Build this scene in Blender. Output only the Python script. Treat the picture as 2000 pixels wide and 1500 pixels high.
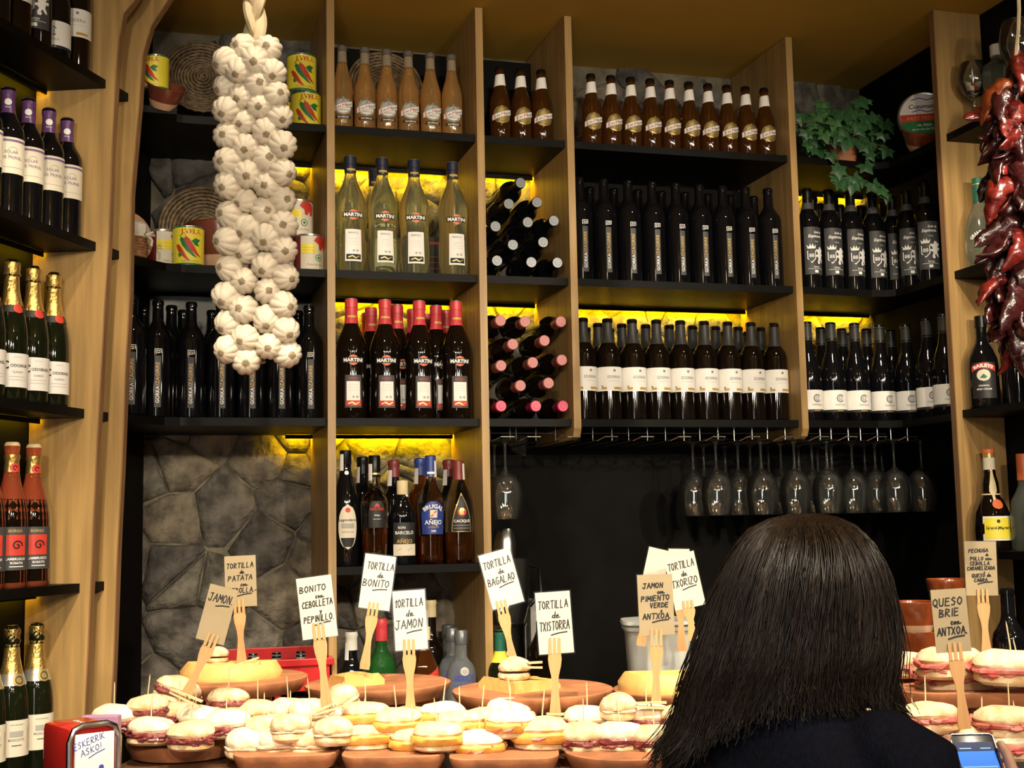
import bpy, bmesh, math, random
from mathutils import Vector, Matrix, noise
random.seed(7)
PI = math.pi
for o in list(bpy.data.objects): bpy.data.objects.remove(o)
SC = bpy.context.scene
COL = SC.collection

# ------------------------------------------------------------------ camera
F = 2500.0                                   # focal length in pixels of the 2000 x 1500 frame
YAW, PIT, ROLL = math.radians(16), math.radians(6.25), math.radians(1.1)
EYE = Vector((0, 0, 1.6))
FW = Vector((math.sin(YAW)*math.cos(PIT), math.cos(YAW)*math.cos(PIT), math.sin(PIT)))
R0 = Vector((math.cos(YAW), -math.sin(YAW), 0)); U0 = R0.cross(FW)
RT = R0*math.cos(ROLL) - U0*math.sin(ROLL); UP = U0*math.cos(ROLL) + R0*math.sin(ROLL)
cd = bpy.data.cameras.new('camera'); cam = bpy.data.objects.new('camera', cd); COL.objects.link(cam)
cd.sensor_width = 36; cd.lens = F/2000*36; cd.clip_start = .05
mw = Matrix.Identity(4)
for i in range(3):
    mw[i][0] = RT[i]; mw[i][1] = UP[i]; mw[i][2] = -FW[i]; mw[i][3] = EYE[i]
cam.matrix_world = mw
SC.camera = cam
def ray(px, py): return RT*((px-1000)/F) - UP*((py-750)/F) + FW
def onY(px, py, Y): d = ray(px, py); return EYE + d*((Y-EYE.y)/d.y)
def onX(px, py, X): d = ray(px, py); return EYE + d*((X-EYE.x)/d.x)
def onZ(px, py, Z): d = ray(px, py); return EYE + d*((Z-EYE.z)/d.z)
def atD(px, py, D): return EYE + ray(px, py)*D

# ------------------------------------------------------------------ light and exposure
SC.view_settings.view_transform = 'Standard'; SC.view_settings.look = 'None'
SC.view_settings.gamma = 1.0; SC.view_settings.use_curve_mapping = False
SC.view_settings.exposure = 0.0
w = bpy.data.worlds.new('world'); SC.world = w; w.use_nodes = True
w.node_tree.nodes['Background'].inputs[0].default_value = (1, .8, .55, 1)
w.node_tree.nodes['Background'].inputs[1].default_value = .012
def lamp(name, kind, loc, target, energy, col, size=.05, spot=None, blend=.5, sizey=None):
    d = bpy.data.lights.new(name, kind); d.energy = energy; d.color = col
    if kind == 'AREA':
        d.size = size
        if sizey: d.shape = 'RECTANGLE'; d.size_y = sizey
    else: d.shadow_soft_size = size
    if kind == 'SPOT': d.spot_size = math.radians(spot); d.spot_blend = blend
    o = bpy.data.objects.new(name, d); COL.objects.link(o); o.location = loc
    o.rotation_euler = (Vector(target)-Vector(loc)).to_track_quat('-Z', 'Y').to_euler()
    return o
WARM = (1, .86, .66)
# recessed ceiling spots above the counter, aimed at the food
for x, y, tx, ty in ((-.15, 1.75, .12, 2.78), (.45, 1.65, .45, 2.66), (1.05, 1.6, .95, 2.55), (1.75, 1.45, 1.75, 2.3)):
    lamp('counter_spot', 'SPOT', (x, y, 3.05), (tx, ty, 1.15), 185, WARM, .035, 50, .6)
# room downlights in front of the bar, towards the shelves
for x, y, e in ((-.55, -.15, 60), (.35, -.5, 85), (1.25, -.4, 95), (2.2, .1, 95)):
    lamp('room_spot', 'SPOT', (x, y, 2.55), (x*.55+.55, 3.6, 1.68), e*2.0, WARM, .05, 56, .9)
# small unseen bulbs added for highlight dots on the glass
for x, y, z in ((-1.2, .6, 2.7), (.1, -1.1, 2.5), (.9, -1.2, 2.6), (1.7, -1.0, 2.5), (2.2, .9, 2.75), (.9, .6, 2.95)):
    lamp('added_bulb', 'POINT', (x, y, z), (0, 3, 0), 7, WARM, .06)
# ceiling spots washing the shelf fronts
for x, tx in ((.3, .1), (1.73, 1.75)):
    lamp('shelf_spot', 'SPOT', (x, 2.45, 3.07), (tx, 3.5, 1.7), 22, WARM, .03, 80, .6)
lamp('shelf_spot', 'SPOT', (-.20, 2.36, 3.08), (-.2, 3.2, 1.75), 34, WARM, .03, 42, .5)
lamp('shelf_spot', 'SPOT', (1.73, 2.55, 3.08), (2.32, 3.2, 2.0), 34, WARM, .03, 52, .5)
# daylight from the street door behind the camera
lamp('door_daylight', 'AREA', (-.9, -1.6, 1.5), (.4, 3.5, 1.8), 26, (1, .97, .9), .6, sizey=2.0)

# ------------------------------------------------------------------ materials
MATS = {}
def M(name, col=(.5, .5, .5), rough=.5, metal=0, trans=0, ior=1.45, emit=None, es=0, var=.12, vs=14, bump=0, bs=60, coat=0,
      stretch=None, col2=None, spec=.5, sss=0, alpha=None):
    if name in MATS: return MATS[name]
    m = bpy.data.materials.new(name); m.use_nodes = True; nt = m.node_tree; N = nt.nodes; L = nt.links
    b = N['Principled BSDF']
    b.inputs['Roughness'].default_value = rough; b.inputs['Metallic'].default_value = metal
    b.inputs['IOR'].default_value = ior; b.inputs['Transmission Weight'].default_value = trans
    b.inputs['Coat Weight'].default_value = coat; b.inputs['Coat Roughness'].default_value = .08
    b.inputs['Specular IOR Level'].default_value = spec
    tc = N.new('ShaderNodeTexCoord'); mp = N.new('ShaderNodeMapping'); L.new(tc.outputs['Object'], mp.inputs[0])
    if stretch: mp.inputs['Scale'].default_value = stretch
    n = N.new('ShaderNodeTexNoise'); n.inputs['Scale'].default_value = vs; n.inputs['Detail'].default_value = 4
    L.new(mp.outputs[0], n.inputs[0])
    cr = N.new('ShaderNodeValToRGB'); c2 = col2 or tuple(c*(1-var*2) for c in col)
    cr.color_ramp.elements[0].position = .35; cr.color_ramp.elements[1].position = .65
    cr.color_ramp.elements[0].color = (*c2, 1); cr.color_ramp.elements[1].color = (*col, 1)
    L.new(n.outputs[0], cr.inputs[0]); L.new(cr.outputs[0], b.inputs['Base Color'])
    if bump:
        n2 = N.new('ShaderNodeTexNoise'); n2.inputs['Scale'].default_value = bs; n2.inputs['Detail'].default_value = 5
        L.new(mp.outputs[0], n2.inputs[0])
        bp = N.new('ShaderNodeBump'); bp.inputs['Strength'].default_value = bump; bp.inputs['Distance'].default_value = .012 if name.startswith(('stone', 'mortar')) else .004
        L.new(n2.outputs[0], bp.inputs['Height']); L.new(bp.outputs[0], b.inputs['Normal'])
    if emit: b.inputs['Emission Color'].default_value = (*emit, 1); b.inputs['Emission Strength'].default_value = es
    if sss: b.inputs['Subsurface Weight'].default_value = sss; b.inputs['Subsurface Radius'].default_value = (.02, .008, .004)
    if alpha is not None: b.inputs['Alpha'].default_value = alpha
    MATS[name] = m
    return m
M('wood', (.43, .265, .095), .42, var=.16, vs=5, stretch=(9, 9, .55), bump=.12, bs=9)
M('wood_edge', (.30, .16, .07), .5, var=.2, vs=6, stretch=(30, 30, .6))
M('ply_edge', (.42, .25, .12), .5, var=.25, vs=7, stretch=(60, 6, .4))
M('shelf_black', (.004, .0036, .003), .45, var=.2, spec=.12)
M('board_black', (.004, .0035, .003), .7, var=.2, spec=.15)
M('ceiling_paint', (.50, .30, .035), .7, var=.06, vs=2)
M('floor_tile', (.12, .08, .05), .4, var=.2)
M('mortar', (.20, .175, .125), .9, var=.28, vs=12, bump=1, bs=45)
for i, c in enumerate([(.17, .15, .125), (.21, .19, .15), (.13, .115, .10), (.25, .21, .15), (.19, .18, .16)]):
    M('stone%d' % i, c, .85, var=.36, vs=17, bump=1, bs=48)
M('led_dim', (.9, .7, .05), .5, emit=(1, .62, .0), es=22, var=0)
M('led', (.9, .7, .05), .5, emit=(1, .62, .0), es=130, var=0)
M('glass_black', (.004, .004, .005), .05, var=.1, coat=0)
M('glass_wine', (.006, .0035, .002), .05, var=.1, coat=0)
M('glass_green_dark', (.008, .010, .004), .05, var=.1, coat=0)
M('glass_martini', (.93, .97, .66), .015, trans=.96, ior=1.36, var=0)
M('glass_fresca', (.98, .60, .22), .02, trans=.86, ior=1.36, var=0)
M('glass_amber', (.26, .095, .018), .03, trans=.88, ior=1.36, var=0)
M('glass_rum', (.34, .10, .02), .03, trans=.9, ior=1.36, var=0)
M('glass_rose', (.55, .12, .05), .03, trans=.7, ior=1.36, var=0)
M('glass_clear', (.93, .96, .94), .01, trans=1, ior=1.45, var=0)
M('glass_vodka', (.80, .86, .88), .015, trans=.9, ior=1.34, var=0)
M('glass_green', (.05, .28, .06), .03, trans=.8, ior=1.36, var=0)
M('glass_frost', (.56, .60, .50), .14, trans=.9, ior=1.36, var=.05)
M('cap_black', (.005, .005, .005), .3, spec=.3); M('cap_grey', (.035, .035, .034), .42, spec=.3); M('cap_navy', (.02, .025, .05), .35)
M('cap_red', (.62, .05, .06), .35); M('cap_pink', (.50, .16, .15), .4); M('cap_magenta', (.65, .03, .12), .35); M('cap_silver', (.20, .215, .23), .32, metal=.5)
M('cap_purple', (.12, .045, .16), .35); M('cap_gold', (.75, .52, .16), .28, metal=.9, bump=.8, bs=120)
M('cap_white', (.75, .73, .66), .4); M('cap_blue', (.03, .06, .28), .35); M('cap_cream', (.75, .62, .35), .4)
M('cap_maroon', (.20, .03, .03), .4); M('cap_orange', (.72, .16, .05), .4); M('cap_green', (.02, .13, .08), .35)
M('foil_silver', (.7, .7, .66), .25, metal=.8); M('metal', (.65, .62, .56), .25, metal=1, var=.05); M('steel', (.5, .5, .5), .22, metal=1, var=.05)
M('paper_white', (.82, .80, .75), .55, var=.02); M('paper_cream', (.72, .66, .52), .55, var=.03); M('paper_grey', (.42, .40, .36), .5, var=.05)
M('paper_black', (.018, .017, .016), .5); M('paper_dark', (.06, .06, .06), .55); M('paper_gold', (.62, .46, .16), .32, metal=.6); M('paper_purple', (.22, .11, .28), .5)
M('paper_yellow', (.85, .72, .05), .4, var=.03); M('paper_red', (.66, .05, .04), .45); M('paper_blue', (.03, .06, .30), .45); M('paper_green', (.02, .22, .06), .45)
M('ink_black', (.012, .012, .012), .6); M('ink_white', (.85, .84, .80), .5, var=.02); M('ink_gold', (.62, .40, .10), .4); M('ink_red', (.65, .05, .03), .5)
M('ink_grey', (.25, .24, .23), .6); M('ink_blue', (.05, .08, .42), .5); M('ink_purple', (.20, .12, .28), .5)
M('tin', (.62, .60, .56), .28, metal=.85, var=.1)
M('terracotta', (.44, .17, .07), .7, var=.22, vs=16, bump=.35, bs=50); M('terracotta_glaze', (.30, .065, .018), .22, var=.3, vs=12, coat=.4)
M('clay_brown', (.17, .045, .025), .2, var=.2, coat=.5); M('clay_pale', (.55, .33, .19), .8, var=.12)
M('wicker', (.23, .16, .085), .75, var=.3, vs=60, bump=1, bs=90); M('wicker_red', (.28, .13, .05), .7, var=.3, vs=60, bump=1, bs=90)
M('cloth', (.60, .56, .48), .9, var=.1, bump=.4, bs=120)

# ------------------------------------------------------------------ mesh helpers
class MB:
    def __init__(s): s.v = []; s.f = []; s.mi = []; s.cur = 0
    def add(s, vs, fs, mtx=None):
        b = len(s.v)
        for p in vs: s.v.append(tuple(mtx @ Vector(p)) if mtx is not None else tuple(p))
        for f in fs: s.f.append(tuple(i+b for i in f)); s.mi.append(s.cur)
        return s
    def box(s, a, b, mtx=None):
        (x0, y0, z0), (x1, y1, z1) = a, b
        return s.add([(x0,y0,z0),(x1,y0,z0),(x1,y1,z0),(x0,y1,z0),(x0,y0,z1),(x1,y0,z1),(x1,y1,z1),(x0,y1,z1)],
              [(0,3,2,1),(4,5,6,7),(0,1,5,4),(1,2,6,5),(2,3,7,6),(3,0,4,7)], mtx)
    def rbox(s, a, b, r=.004, mtx=None):
        bm = bmesh.new(); bmesh.ops.create_cube(bm, size=1)
        c = [(a[i]+b[i])/2 for i in range(3)]; d = [b[i]-a[i] for i in range(3)]
        for v in bm.verts: v.co = Vector([v.co[i]*d[i]+c[i] for i in range(3)])
        bmesh.ops.bevel(bm, geom=list(bm.edges), offset=r, segments=2, profile=.6, affect='EDGES')
        bm.verts.index_update(); s.add([v.co[:] for v in bm.verts], [[v.index for v in f.verts] for f in bm.faces], mtx); bm.free(); return s
    def lathe(s, prof, seg=20, mtx=None, sx=1, sy=1, lobe=None):
        vs = []; fs = []; n = len(prof)
        for (r, z) in prof:
            for k in range(seg):
                t = 2*PI*k/seg; rr = r*(1+(lobe(t, z) if lobe else 0))
                vs.append((rr*math.sin(t)*sx, -rr*math.cos(t)*sy, z))
        for i in range(n-1):
            for k in range(seg):
                k2 = (k+1) % seg; fs.append((i*seg+k, i*seg+k2, (i+1)*seg+k2, (i+1)*seg+k))
        if prof[0][0] > 1e-5: fs.append(tuple(range(seg-1, -1, -1)))
        if prof[-1][0] > 1e-5: fs.append(tuple((n-1)*seg+k for k in range(seg)))
        return s.add(vs, fs, mtx)
    def tube(s, pts, rad, seg=8, mtx=None, flat=1.0, caps=True):
        pts = [Vector(p) for p in pts]; n = len(pts); rr = rad if isinstance(rad, (list, tuple)) else [rad]*n
        up = Vector((0, 0, 1)); vs = []; fs = []; prev = None
        for i, p in enumerate(pts):
            t = (pts[min(i+1, n-1)]-pts[max(i-1, 0)]).normalized()
            if prev is None:
                a = t.cross(up)
                if a.length < .05: a = t.cross(Vector((1, 0, 0)))
                a.normalize()
            else: a = (prev - t*prev.dot(t)).normalized()
            prev = a; b = t.cross(a)
            for k in range(seg):
                q = 2*PI*k/seg; vs.append(p + a*(rr[i]*math.cos(q)) + b*(rr[i]*flat*math.sin(q)))
        for i in range(n-1):
            for k in range(seg):
                k2 = (k+1) % seg; fs.append((i*seg+k, i*seg+k2, (i+1)*seg+k2, (i+1)*seg+k))
        if caps: fs.append(tuple(range(seg-1, -1, -1))); fs.append(tuple((n-1)*seg+k for k in range(seg)))
        return s.add(vs, fs, mtx)
    def prism(s, poly, t0, t1, axis=2, mtx=None):
        n = len(poly); mk = (lambda p, t: (p[0], p[1], t)) if axis == 2 else (lambda p, t: (p[0], t, p[1]))
        vs = [mk(p, t0) for p in poly]+[mk(p, t1) for p in poly]
        fs = [tuple(range(n-1, -1, -1)), tuple(range(n, 2*n))]+[(i, (i+1) % n, n+(i+1) % n, n+i) for i in range(n)]
        return s.add(vs, fs, mtx)
    def mesh(s, name, mats, smooth=True, sharp=40, tri=False):
        me = bpy.data.meshes.new(name); me.from_pydata([tuple(v) for v in s.v], [], s.f)
        if not isinstance(mats, (list, tuple)): mats = [mats]
        for m in mats: me.materials.append(MATS[m] if isinstance(m, str) else m)
        if len(mats) > 1: me.polygons.foreach_set('material_index', s.mi)
        bm = bmesh.new(); bm.from_mesh(me)
        bmesh.ops.recalc_face_normals(bm, faces=bm.faces)
        ng = [f for f in bm.faces if len(f.verts) > 4]
        if ng: bmesh.ops.triangulate(bm, faces=ng)
        bm.to_mesh(me); bm.free()
        if smooth:
            me.polygons.foreach_set('use_smooth', [True]*len(me.polygons)); me.set_sharp_from_angle(angle=math.radians(sharp))
        me.update(); return me
    def obj(s, name, mats, parent=None, smooth=True, sharp=40):
        return link(name, s.mesh(name, mats, smooth, sharp), parent)
def link(name, data, parent=None):
    o = bpy.data.objects.new(name, data); COL.objects.link(o)
    if parent is not None: o.parent = parent
    return o
def tag(o, label=None, cat=None, group=None, kind=None):
    if label: o['label'] = label
    if cat: o['category'] = cat
    if group: o['group'] = group
    if kind: o['kind'] = kind
    return o
def thing(name, label, cat, loc=(0, 0, 0), rot=(0, 0, 0), group=None):
    o = link(name, None); o.empty_display_size = .05; o.location = loc; o.rotation_euler = rot
    return tag(o, label, cat, group)
def struct(name, mb, m, smooth=False): return tag(mb.obj(name, m, None, smooth), kind='structure')
def place(proto, loc, label, rz=0, group=None, mtx=None, skip=(), scale=None):
    """one more individual of a prototype: dict(name, cat, parts=[(name, mesh, [(sub name, mesh)])])"""
    o = thing(proto['name'], label, proto['cat'], loc, (0, 0, rz), group)
    if mtx is not None: o.matrix_world = mtx
    if scale: o.scale = scale
    for nm, me, subs in proto['parts']:
        if nm in skip: continue
        c = link(nm, me, o)
        for sn, sm in subs: link(sn, sm, c)
    return o

# ------------------------------------------------------------------ lettering
TXT = {}
def text2d(body, bold=0.0, shear=0.0):
    key = (body, bold, shear)
    if key in TXT: return TXT[key]
    c = bpy.data.curves.new('t', 'FONT'); c.body = body; c.size = 1; c.resolution_u = 2; c.offset = bold; c.shear = shear
    o = bpy.data.objects.new('t', c); COL.objects.link(o)
    me = bpy.data.meshes.new_from_object(o.evaluated_get(bpy.context.evaluated_depsgraph_get()))
    vs = [(v.co.x, v.co.y) for v in me.vertices]; fs = [tuple(p.vertices) for p in me.polygons]
    bpy.data.objects.remove(o); bpy.data.curves.remove(c); bpy.data.meshes.remove(me)
    x0 = min(v[0] for v in vs); x1 = max(v[0] for v in vs); y0 = min(v[1] for v in vs); y1 = max(v[1] for v in vs)
    r = ([((x-(x0+x1)/2), (y-(y0+y1)/2)) for x, y in vs], fs, x1-x0, y1-y0)
    TXT[key] = r; return r
def flat_text(body, w=None, h=None, bold=.01, shear=0, rot=0, arc=None):
    vs, fs, tw, th = text2d(body, bold, shear)
    k = (w/tw) if w else h/th
    if w and h: kx, ky = w/tw, h/th
    else: kx = ky = k
    ca, sa = math.cos(rot), math.sin(rot); out = []
    for x, y in vs:
        x, y = x*kx, y*ky
        if arc: a = x/arc; x, y = (arc+y)*math.sin(a), (arc+y)*math.cos(a)-arc
        out.append((x*ca-y*sa, x*sa+y*ca))
    return out, fs
def ribbon(pts, wd):
    """flat stroke along a polyline, as 2-D quads"""
    vs = []; fs = []
    P = [Vector(p) for p in pts]
    for i in range(len(P)-1):
        a, b = P[i], P[i+1]; d = b-a
        if d.length < 1e-7: continue
        d.normalize(); n = Vector((-d.y, d.x))*wd/2; e = d*wd*.3; k = len(vs)
        vs += [tuple(a-e-n), tuple(b+e-n), tuple(b+e+n), tuple(a-e+n)]; fs.append((k, k+1, k+2, k+3))
    return vs, fs
def disc2d(r, n=16, sx=1, sy=1):
    if r > .006: return shape2d(lambda z: r*sx*math.sqrt(max(.0, 1-(z/(r*sy))**2)), -r*sy*.9999, r*sy*.9999, 12, 8)
    return [(r*sx*math.cos(2*PI*i/n), r*sy*math.sin(2*PI*i/n)) for i in range(n)], [tuple(range(n))]
def ring2d(r0, r1, n=20, a0=0, a1=2*PI, sx=1, sy=1):
    vs = []; fs = []
    for i in range(n+1):
        a = a0+(a1-a0)*i/n
        vs += [(r0*math.cos(a)*sx, r0*math.sin(a)*sy), (r1*math.cos(a)*sx, r1*math.sin(a)*sy)]
    for i in range(n): fs.append((2*i, 2*i+1, 2*i+3, 2*i+2))
    return vs, fs
def rect2d(x0, x1, y0, y1, n=8):
    vs = []; fs = []
    for i in range(n+1):
        x = x0+(x1-x0)*i/n; vs += [(x, y0), (x, y1)]
    for i in range(n): fs.append((2*i, 2*i+2, 2*i+3, 2*i+1))
    return vs, fs
def shape2d(wf, z0, z1, nz=8, nx=8):
    """label whose half width is wf(z)"""
    vs = []; fs = []
    for j in range(nz+1):
        z = z0+(z1-z0)*j/nz; w = wf(z)
        for i in range(nx+1): vs.append((-w+2*w*i/nx, z))
    for j in range(nz):
        for i in range(nx):
            a = j*(nx+1)+i; fs.append((a, a+1, a+nx+2, a+nx+1))
    return vs, fs
def poly2d(p):
    bm = bmesh.new(); bm.faces.new([bm.verts.new((x, y, 0)) for x, y in p]); bm.normal_update(); bmesh.ops.triangulate(bm, faces=bm.faces[:])
    for _ in range(3):
        e = [e for e in bm.edges if e.calc_length() > .006]
        if not e: break
        bmesh.ops.subdivide_edges(bm, edges=e, cuts=1); bmesh.ops.triangulate(bm, faces=bm.faces[:])
    bm.verts.index_update(); r = [(v.co.x, v.co.y) for v in bm.verts], [tuple(v.index for v in f.verts) for f in bm.faces]; bm.free(); return r
def off2d(s, dx, dy): return [(x+dx, y+dy) for x, y in s[0]], s[1]

class Bottle:
    """collects the parts of a lathe-turned bottle; labels and lettering follow its surface"""
    def __init__(s, name, prof, glass, cat='bottle', seg=24, sx=1, sy=1):
        s.prof = prof; s.d = dict(name=name, cat=cat, parts=[]); s.sx = sx; s.sy = sy
        s.d['parts'].append(('glass_body', MB().lathe(prof, seg, sx=sx, sy=sy).mesh('glass_body', glass), []))
    def r(s, z):
        p = s.prof
        for i in range(len(p)-1):
            if p[i][1] <= z <= p[i+1][1] and p[i+1][1] > p[i][1]:
                t = (z-p[i][1])/(p[i+1][1]-p[i][1]); return p[i][0]*(1-t)+p[i+1][0]*t
        return p[-1][0]
    def lathe(s, name, prof, mat, seg=20): s.d['parts'].append((name, MB().lathe(prof, seg, sx=s.sx, sy=s.sy).mesh(name, mat), [])); return s
    def sleeve(s, name, z0, z1, mat, eps=.0006, n=6, top=False, seg=20):
        pr = [(s.r(z0+(z1-z0)*i/n)+eps, z0+(z1-z0)*i/n) for i in range(n+1)]
        if top: pr += [(pr[-1][0]*.85, z1+.0015), (0, z1+.0018)]
        mb = MB().lathe(pr, seg, sx=s.sx, sy=s.sy)
        s.d['parts'].append((name, mb.mesh(name, mat), [])); return s
    def wrap(s, shp, z0, eps, ang=0):
        out = []
        for x, y in shp[0]:
            z = z0+y; r = s.r(min(max(z, 0), s.prof[-1][1])); a = ang+x/max(s.r(z0), .008); r += eps
            out.append((r*math.sin(a)*s.sx, -r*math.cos(a)*s.sy, z))
        return out, shp[1]
    def label(s, name, shp, z0, mat, marks=(), ang=0, eps=.0007):
        """marks: (shape, dx, dz, material, level) printed on this label"""
        v, f = s.wrap(shp, z0, eps, ang)
        me = MB().add(v, f).mesh(name, mat)
        by = {}
        for shp2, dx, dz, m, *lv in marks:
            lv = lv[0] if lv else 1
            v, f = s.wrap(off2d(shp2, dx, dz), z0, eps+.0005*lv, ang); by.setdefault(m, MB()).add(v, f)
        subs = [('lettering' if m.startswith('ink') else 'print', mb.mesh('lettering', m)) for m, mb in by.items()]
        s.d['parts'].append((name, me, subs)); return s
def T(body, w=None, h=None, bold=.01, **k): return flat_text(body, w, h, bold, **k)

def bordeaux(h=.305, R=.0375, rn=.0145, body=.64):
    b = h*body
    return [(0, .004), (R*.55, .002), (R*.9, 0), (R, .004), (R, b), (R*.985, b+.006), (R*.9, b+.018), (R*.7, b+.030), (rn*1.35, b+.042), (rn*1.06, b+.055), (rn, h-.022), (rn*.98, h-.014),
            (rn*1.14, h-.013), (rn*1.14, h-.004), (rn*.9, h), (0, h)]
def burgundy(h=.31, R=.0405, rn=.0145):
    return [(0, .006), (R*.6, .003), (R*.9, 0), (R, .005), (R, h*.45), (R*.97, h*.50), (R*.86, h*.565), (R*.66, h*.64), (R*.48, h*.71), (rn*1.1, h*.80), (rn, h-.02), (rn*1.13, h-.015), (rn*1.13, h-.004), (rn*.9, h), (0, h)]
def beer(h=.232, R=.0305, rn=.0128):
    return [(0, .005), (R*.7, .002), (R*.92, 0), (R, .005), (R, h*.50), (R*.97, h*.55), (R*.80, h*.63), (R*.62, h*.70), (rn*1.12, h*.80), (rn, h*.94), (rn*1.1, h*.945), (rn*1.1, h*.975), (rn*.95, h*.985), (0, h*.985)]
def gothic_strip(b, z0): pass
M('neck_clear', (.52, .47, .36), .05, trans=.6, ior=1.3, var=.05)
P = {}; RAD = {}
# --- black oil-slim wine bottle with a vertical strip label
b = Bottle('wine_bottle', bordeaux(.322, .0385, .0138, .66), 'glass_black')
b.sleeve('capsule', .270, .3205, 'glass_black', top=True)
spiral = ribbon([(-.0075, -.0065), (-.0075, .0065), (.0085, .0065), (.0085, -.004)], .0017)
sp2 = ribbon([(-.0035, -.0065), (-.0035, .0022), (.0045, .0022), (.0045, -.0042), (.0, -.0042), (.0, -.0012)], .0015)
b.label('strip_label', rect2d(-.0085, .0085, -.078, .060, 4), .105, 'paper_dark',
        [(T('GORKA', h=.0098, bold=.012, rot=PI/2, w=.046), -.0005, -.044, 'ink_white'), (T('IZAGIRRE', h=.0098, bold=.012, rot=PI/2, w=.062), -.0005, .012, 'ink_gold'),
         (spiral, 0, .072, 'ink_white'), (sp2, 0, .072, 'ink_white')])
P['gorka'] = b.d; RAD['gorka'] = b.prof
# --- white label red wine
b = Bottle('wine_bottle', bordeaux(.308, .038, .0142, .635), 'glass_wine')
b.sleeve('capsule', .232, .3065, 'cap_grey', top=True).sleeve('capsule_band', .236, .240, 'cap_black', eps=.0011, n=2)
b.label('label', rect2d(-.062, .062, -.036, .036, 20), .122, 'paper_white',
        [(T('EDERRA', w=.042, bold=.004), .006, .006, 'ink_grey'), (disc2d(.0042, 6), .006, .025, 'ink_grey'), (rect2d(-.022, -.006, -.031, -.024), -.012, 0, 'ink_gold'),
         (rect2d(.004, .034, -.031, -.024), 0, 0, 'ink_gold'), (rect2d(-.012, .026, -.006, -.0055), 0, 0, 'ink_grey'), (rect2d(-.034, -.029, -.024, -.019, 2), 0, 0, 'ink_grey')])
P['ederra'] = b.d; RAD['ederra'] = b.prof
# --- burgundy bottle with low white label
b = Bottle('wine_bottle', burgundy(.315, .0405), 'glass_black')
b.sleeve('capsule', .255, .3135, 'cap_grey', top=True).sleeve('capsule_band', .258, .262, 'cap_black', eps=.0011, n=2)
b.label('label', rect2d(-.064, .064, -.034, .034, 20), .062, 'paper_white',
        [(ring2d(.0085, .0125, 18, .6, 5.6), .0, .008, 'ink_grey'), (ring2d(.004, .006, 14), .0, .008, 'ink_grey'), (T('CASTILLO', w=.034), .0, -.012, 'ink_grey'), (rect2d(-.064, .064, -.0345, -.027, 16), 0, 0, 'ink_black'), (T('RESERVA', w=.02), 0, -.0307, 'ink_gold', 2)])
P['castillo'] = b.d; RAD['castillo'] = b.prof
# --- black label with a white lion
lion = [(-.004, -.03), (.003, -.031), (.006, -.026), (.003, -.022), (.007, -.016), (.012, -.024), (.019, -.027), (.017, -.020), (.013, -.012), (.015, -.004), (.021, -.004), (.024, .002), (.019, .004), (.014, .003),
        (.017, .010), (.023, .012), (.021, .018), (.014, .018), (.010, .024), (.003, .024), (.001, .017), (-.004, .014), (-.008, .017), (-.011, .012), (-.005, .006), (-.002, .0), (-.009, -.002), (-.012, -.008), (-.005, -.008), (-.001, -.014), (-.005, -.022)]
shield = ribbon([(-.012, .012), (-.012, -.012), (0, -.024), (.012, -.012), (.012, .012), (-.012, .012)], .0028)
crown = [(-.012, 0), (.012, 0), (.015, .013), (.008, .005), (.004, .016), (0, .006), (-.004, .016), (-.008, .005), (-.015, .013)]
b = Bottle('wine_bottle', bordeaux(.33, .0365, .0145, .66), 'glass_black')
b.sleeve('capsule', .258, .3285, 'cap_black', top=True)
b.label('neck_band', rect2d(-.045, .045, -.011, .011, 16), .270, 'paper_dark', [(T('Sola de Espinosa', w=.06, bold=.0, shear=.3), 0, 0, 'ink_white')])
b.label('label', rect2d(-.036, .036, -.078, .074, 12), .124, 'paper_dark',
        [(T('Sola de', w=.030, bold=.02, shear=.3), .010, .057, 'ink_white'), (T('Espinosa', w=.046, bold=.02, shear=.3), 0, .043, 'ink_white'), (T('Crianza', w=.014), .004, .027, 'ink_white'),
         (shield, -.014, -.016, 'ink_white'), (poly2d(crown), -.014, .004, 'ink_white'), (poly2d(lion), .010, -.014, 'ink_white'), (T('88', w=.016), -.014, -.018, 'ink_white'),
         (T('RIOJA', w=.02), .002, -.055, 'ink_white'), (rect2d(-.026, .026, -.0605, -.0595), 0, 0, 'ink_white'), (rect2d(-.006, .006, -.073, -.064, 2), 0, 0, 'ink_white')])
P['lion'] = b.d; RAD['lion'] = b.prof
# --- purple capsule wine
b = Bottle('wine_bottle', bordeaux(.305, .0375, .0145, .63), 'glass_black')
b.sleeve('capsule', .242, .3035, 'cap_purple', top=True)
b.label('capsule_crest', disc2d(.008, 10), .268, 'ink_white', [(T('RIOJA', w=.012), 0, -.013, 'ink_white')])
b.label('label', rect2d(-.045, .050, -.040, .044, 18), .135, 'paper_cream',
        [(rect2d(-.045, .05, .034, .039, 14), 0, 0, 'ink_purple'), (rect2d(-.045, -.027, -.04, .044, 4), 0, 0, 'paper_purple'), (T('Viña Gudimalla', h=.007, w=.066, rot=PI/2, shear=.3), -.036, 0, 'ink_white', 2),
         (T('SOLAR', w=.030, bold=.0), .010, .010, 'ink_purple'), (T('DE MURIEL', w=.046, bold=.0), .012, -.003, 'ink_purple'), (ring2d(.011, .0122, 18, .5, 5.2), .014, .010, 'paper_grey'), (rect2d(-.02, .044, -.026, -.0255), 0, 0, 'ink_grey')])
P['solar'] = b.d; RAD['solar'] = b.prof
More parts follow.
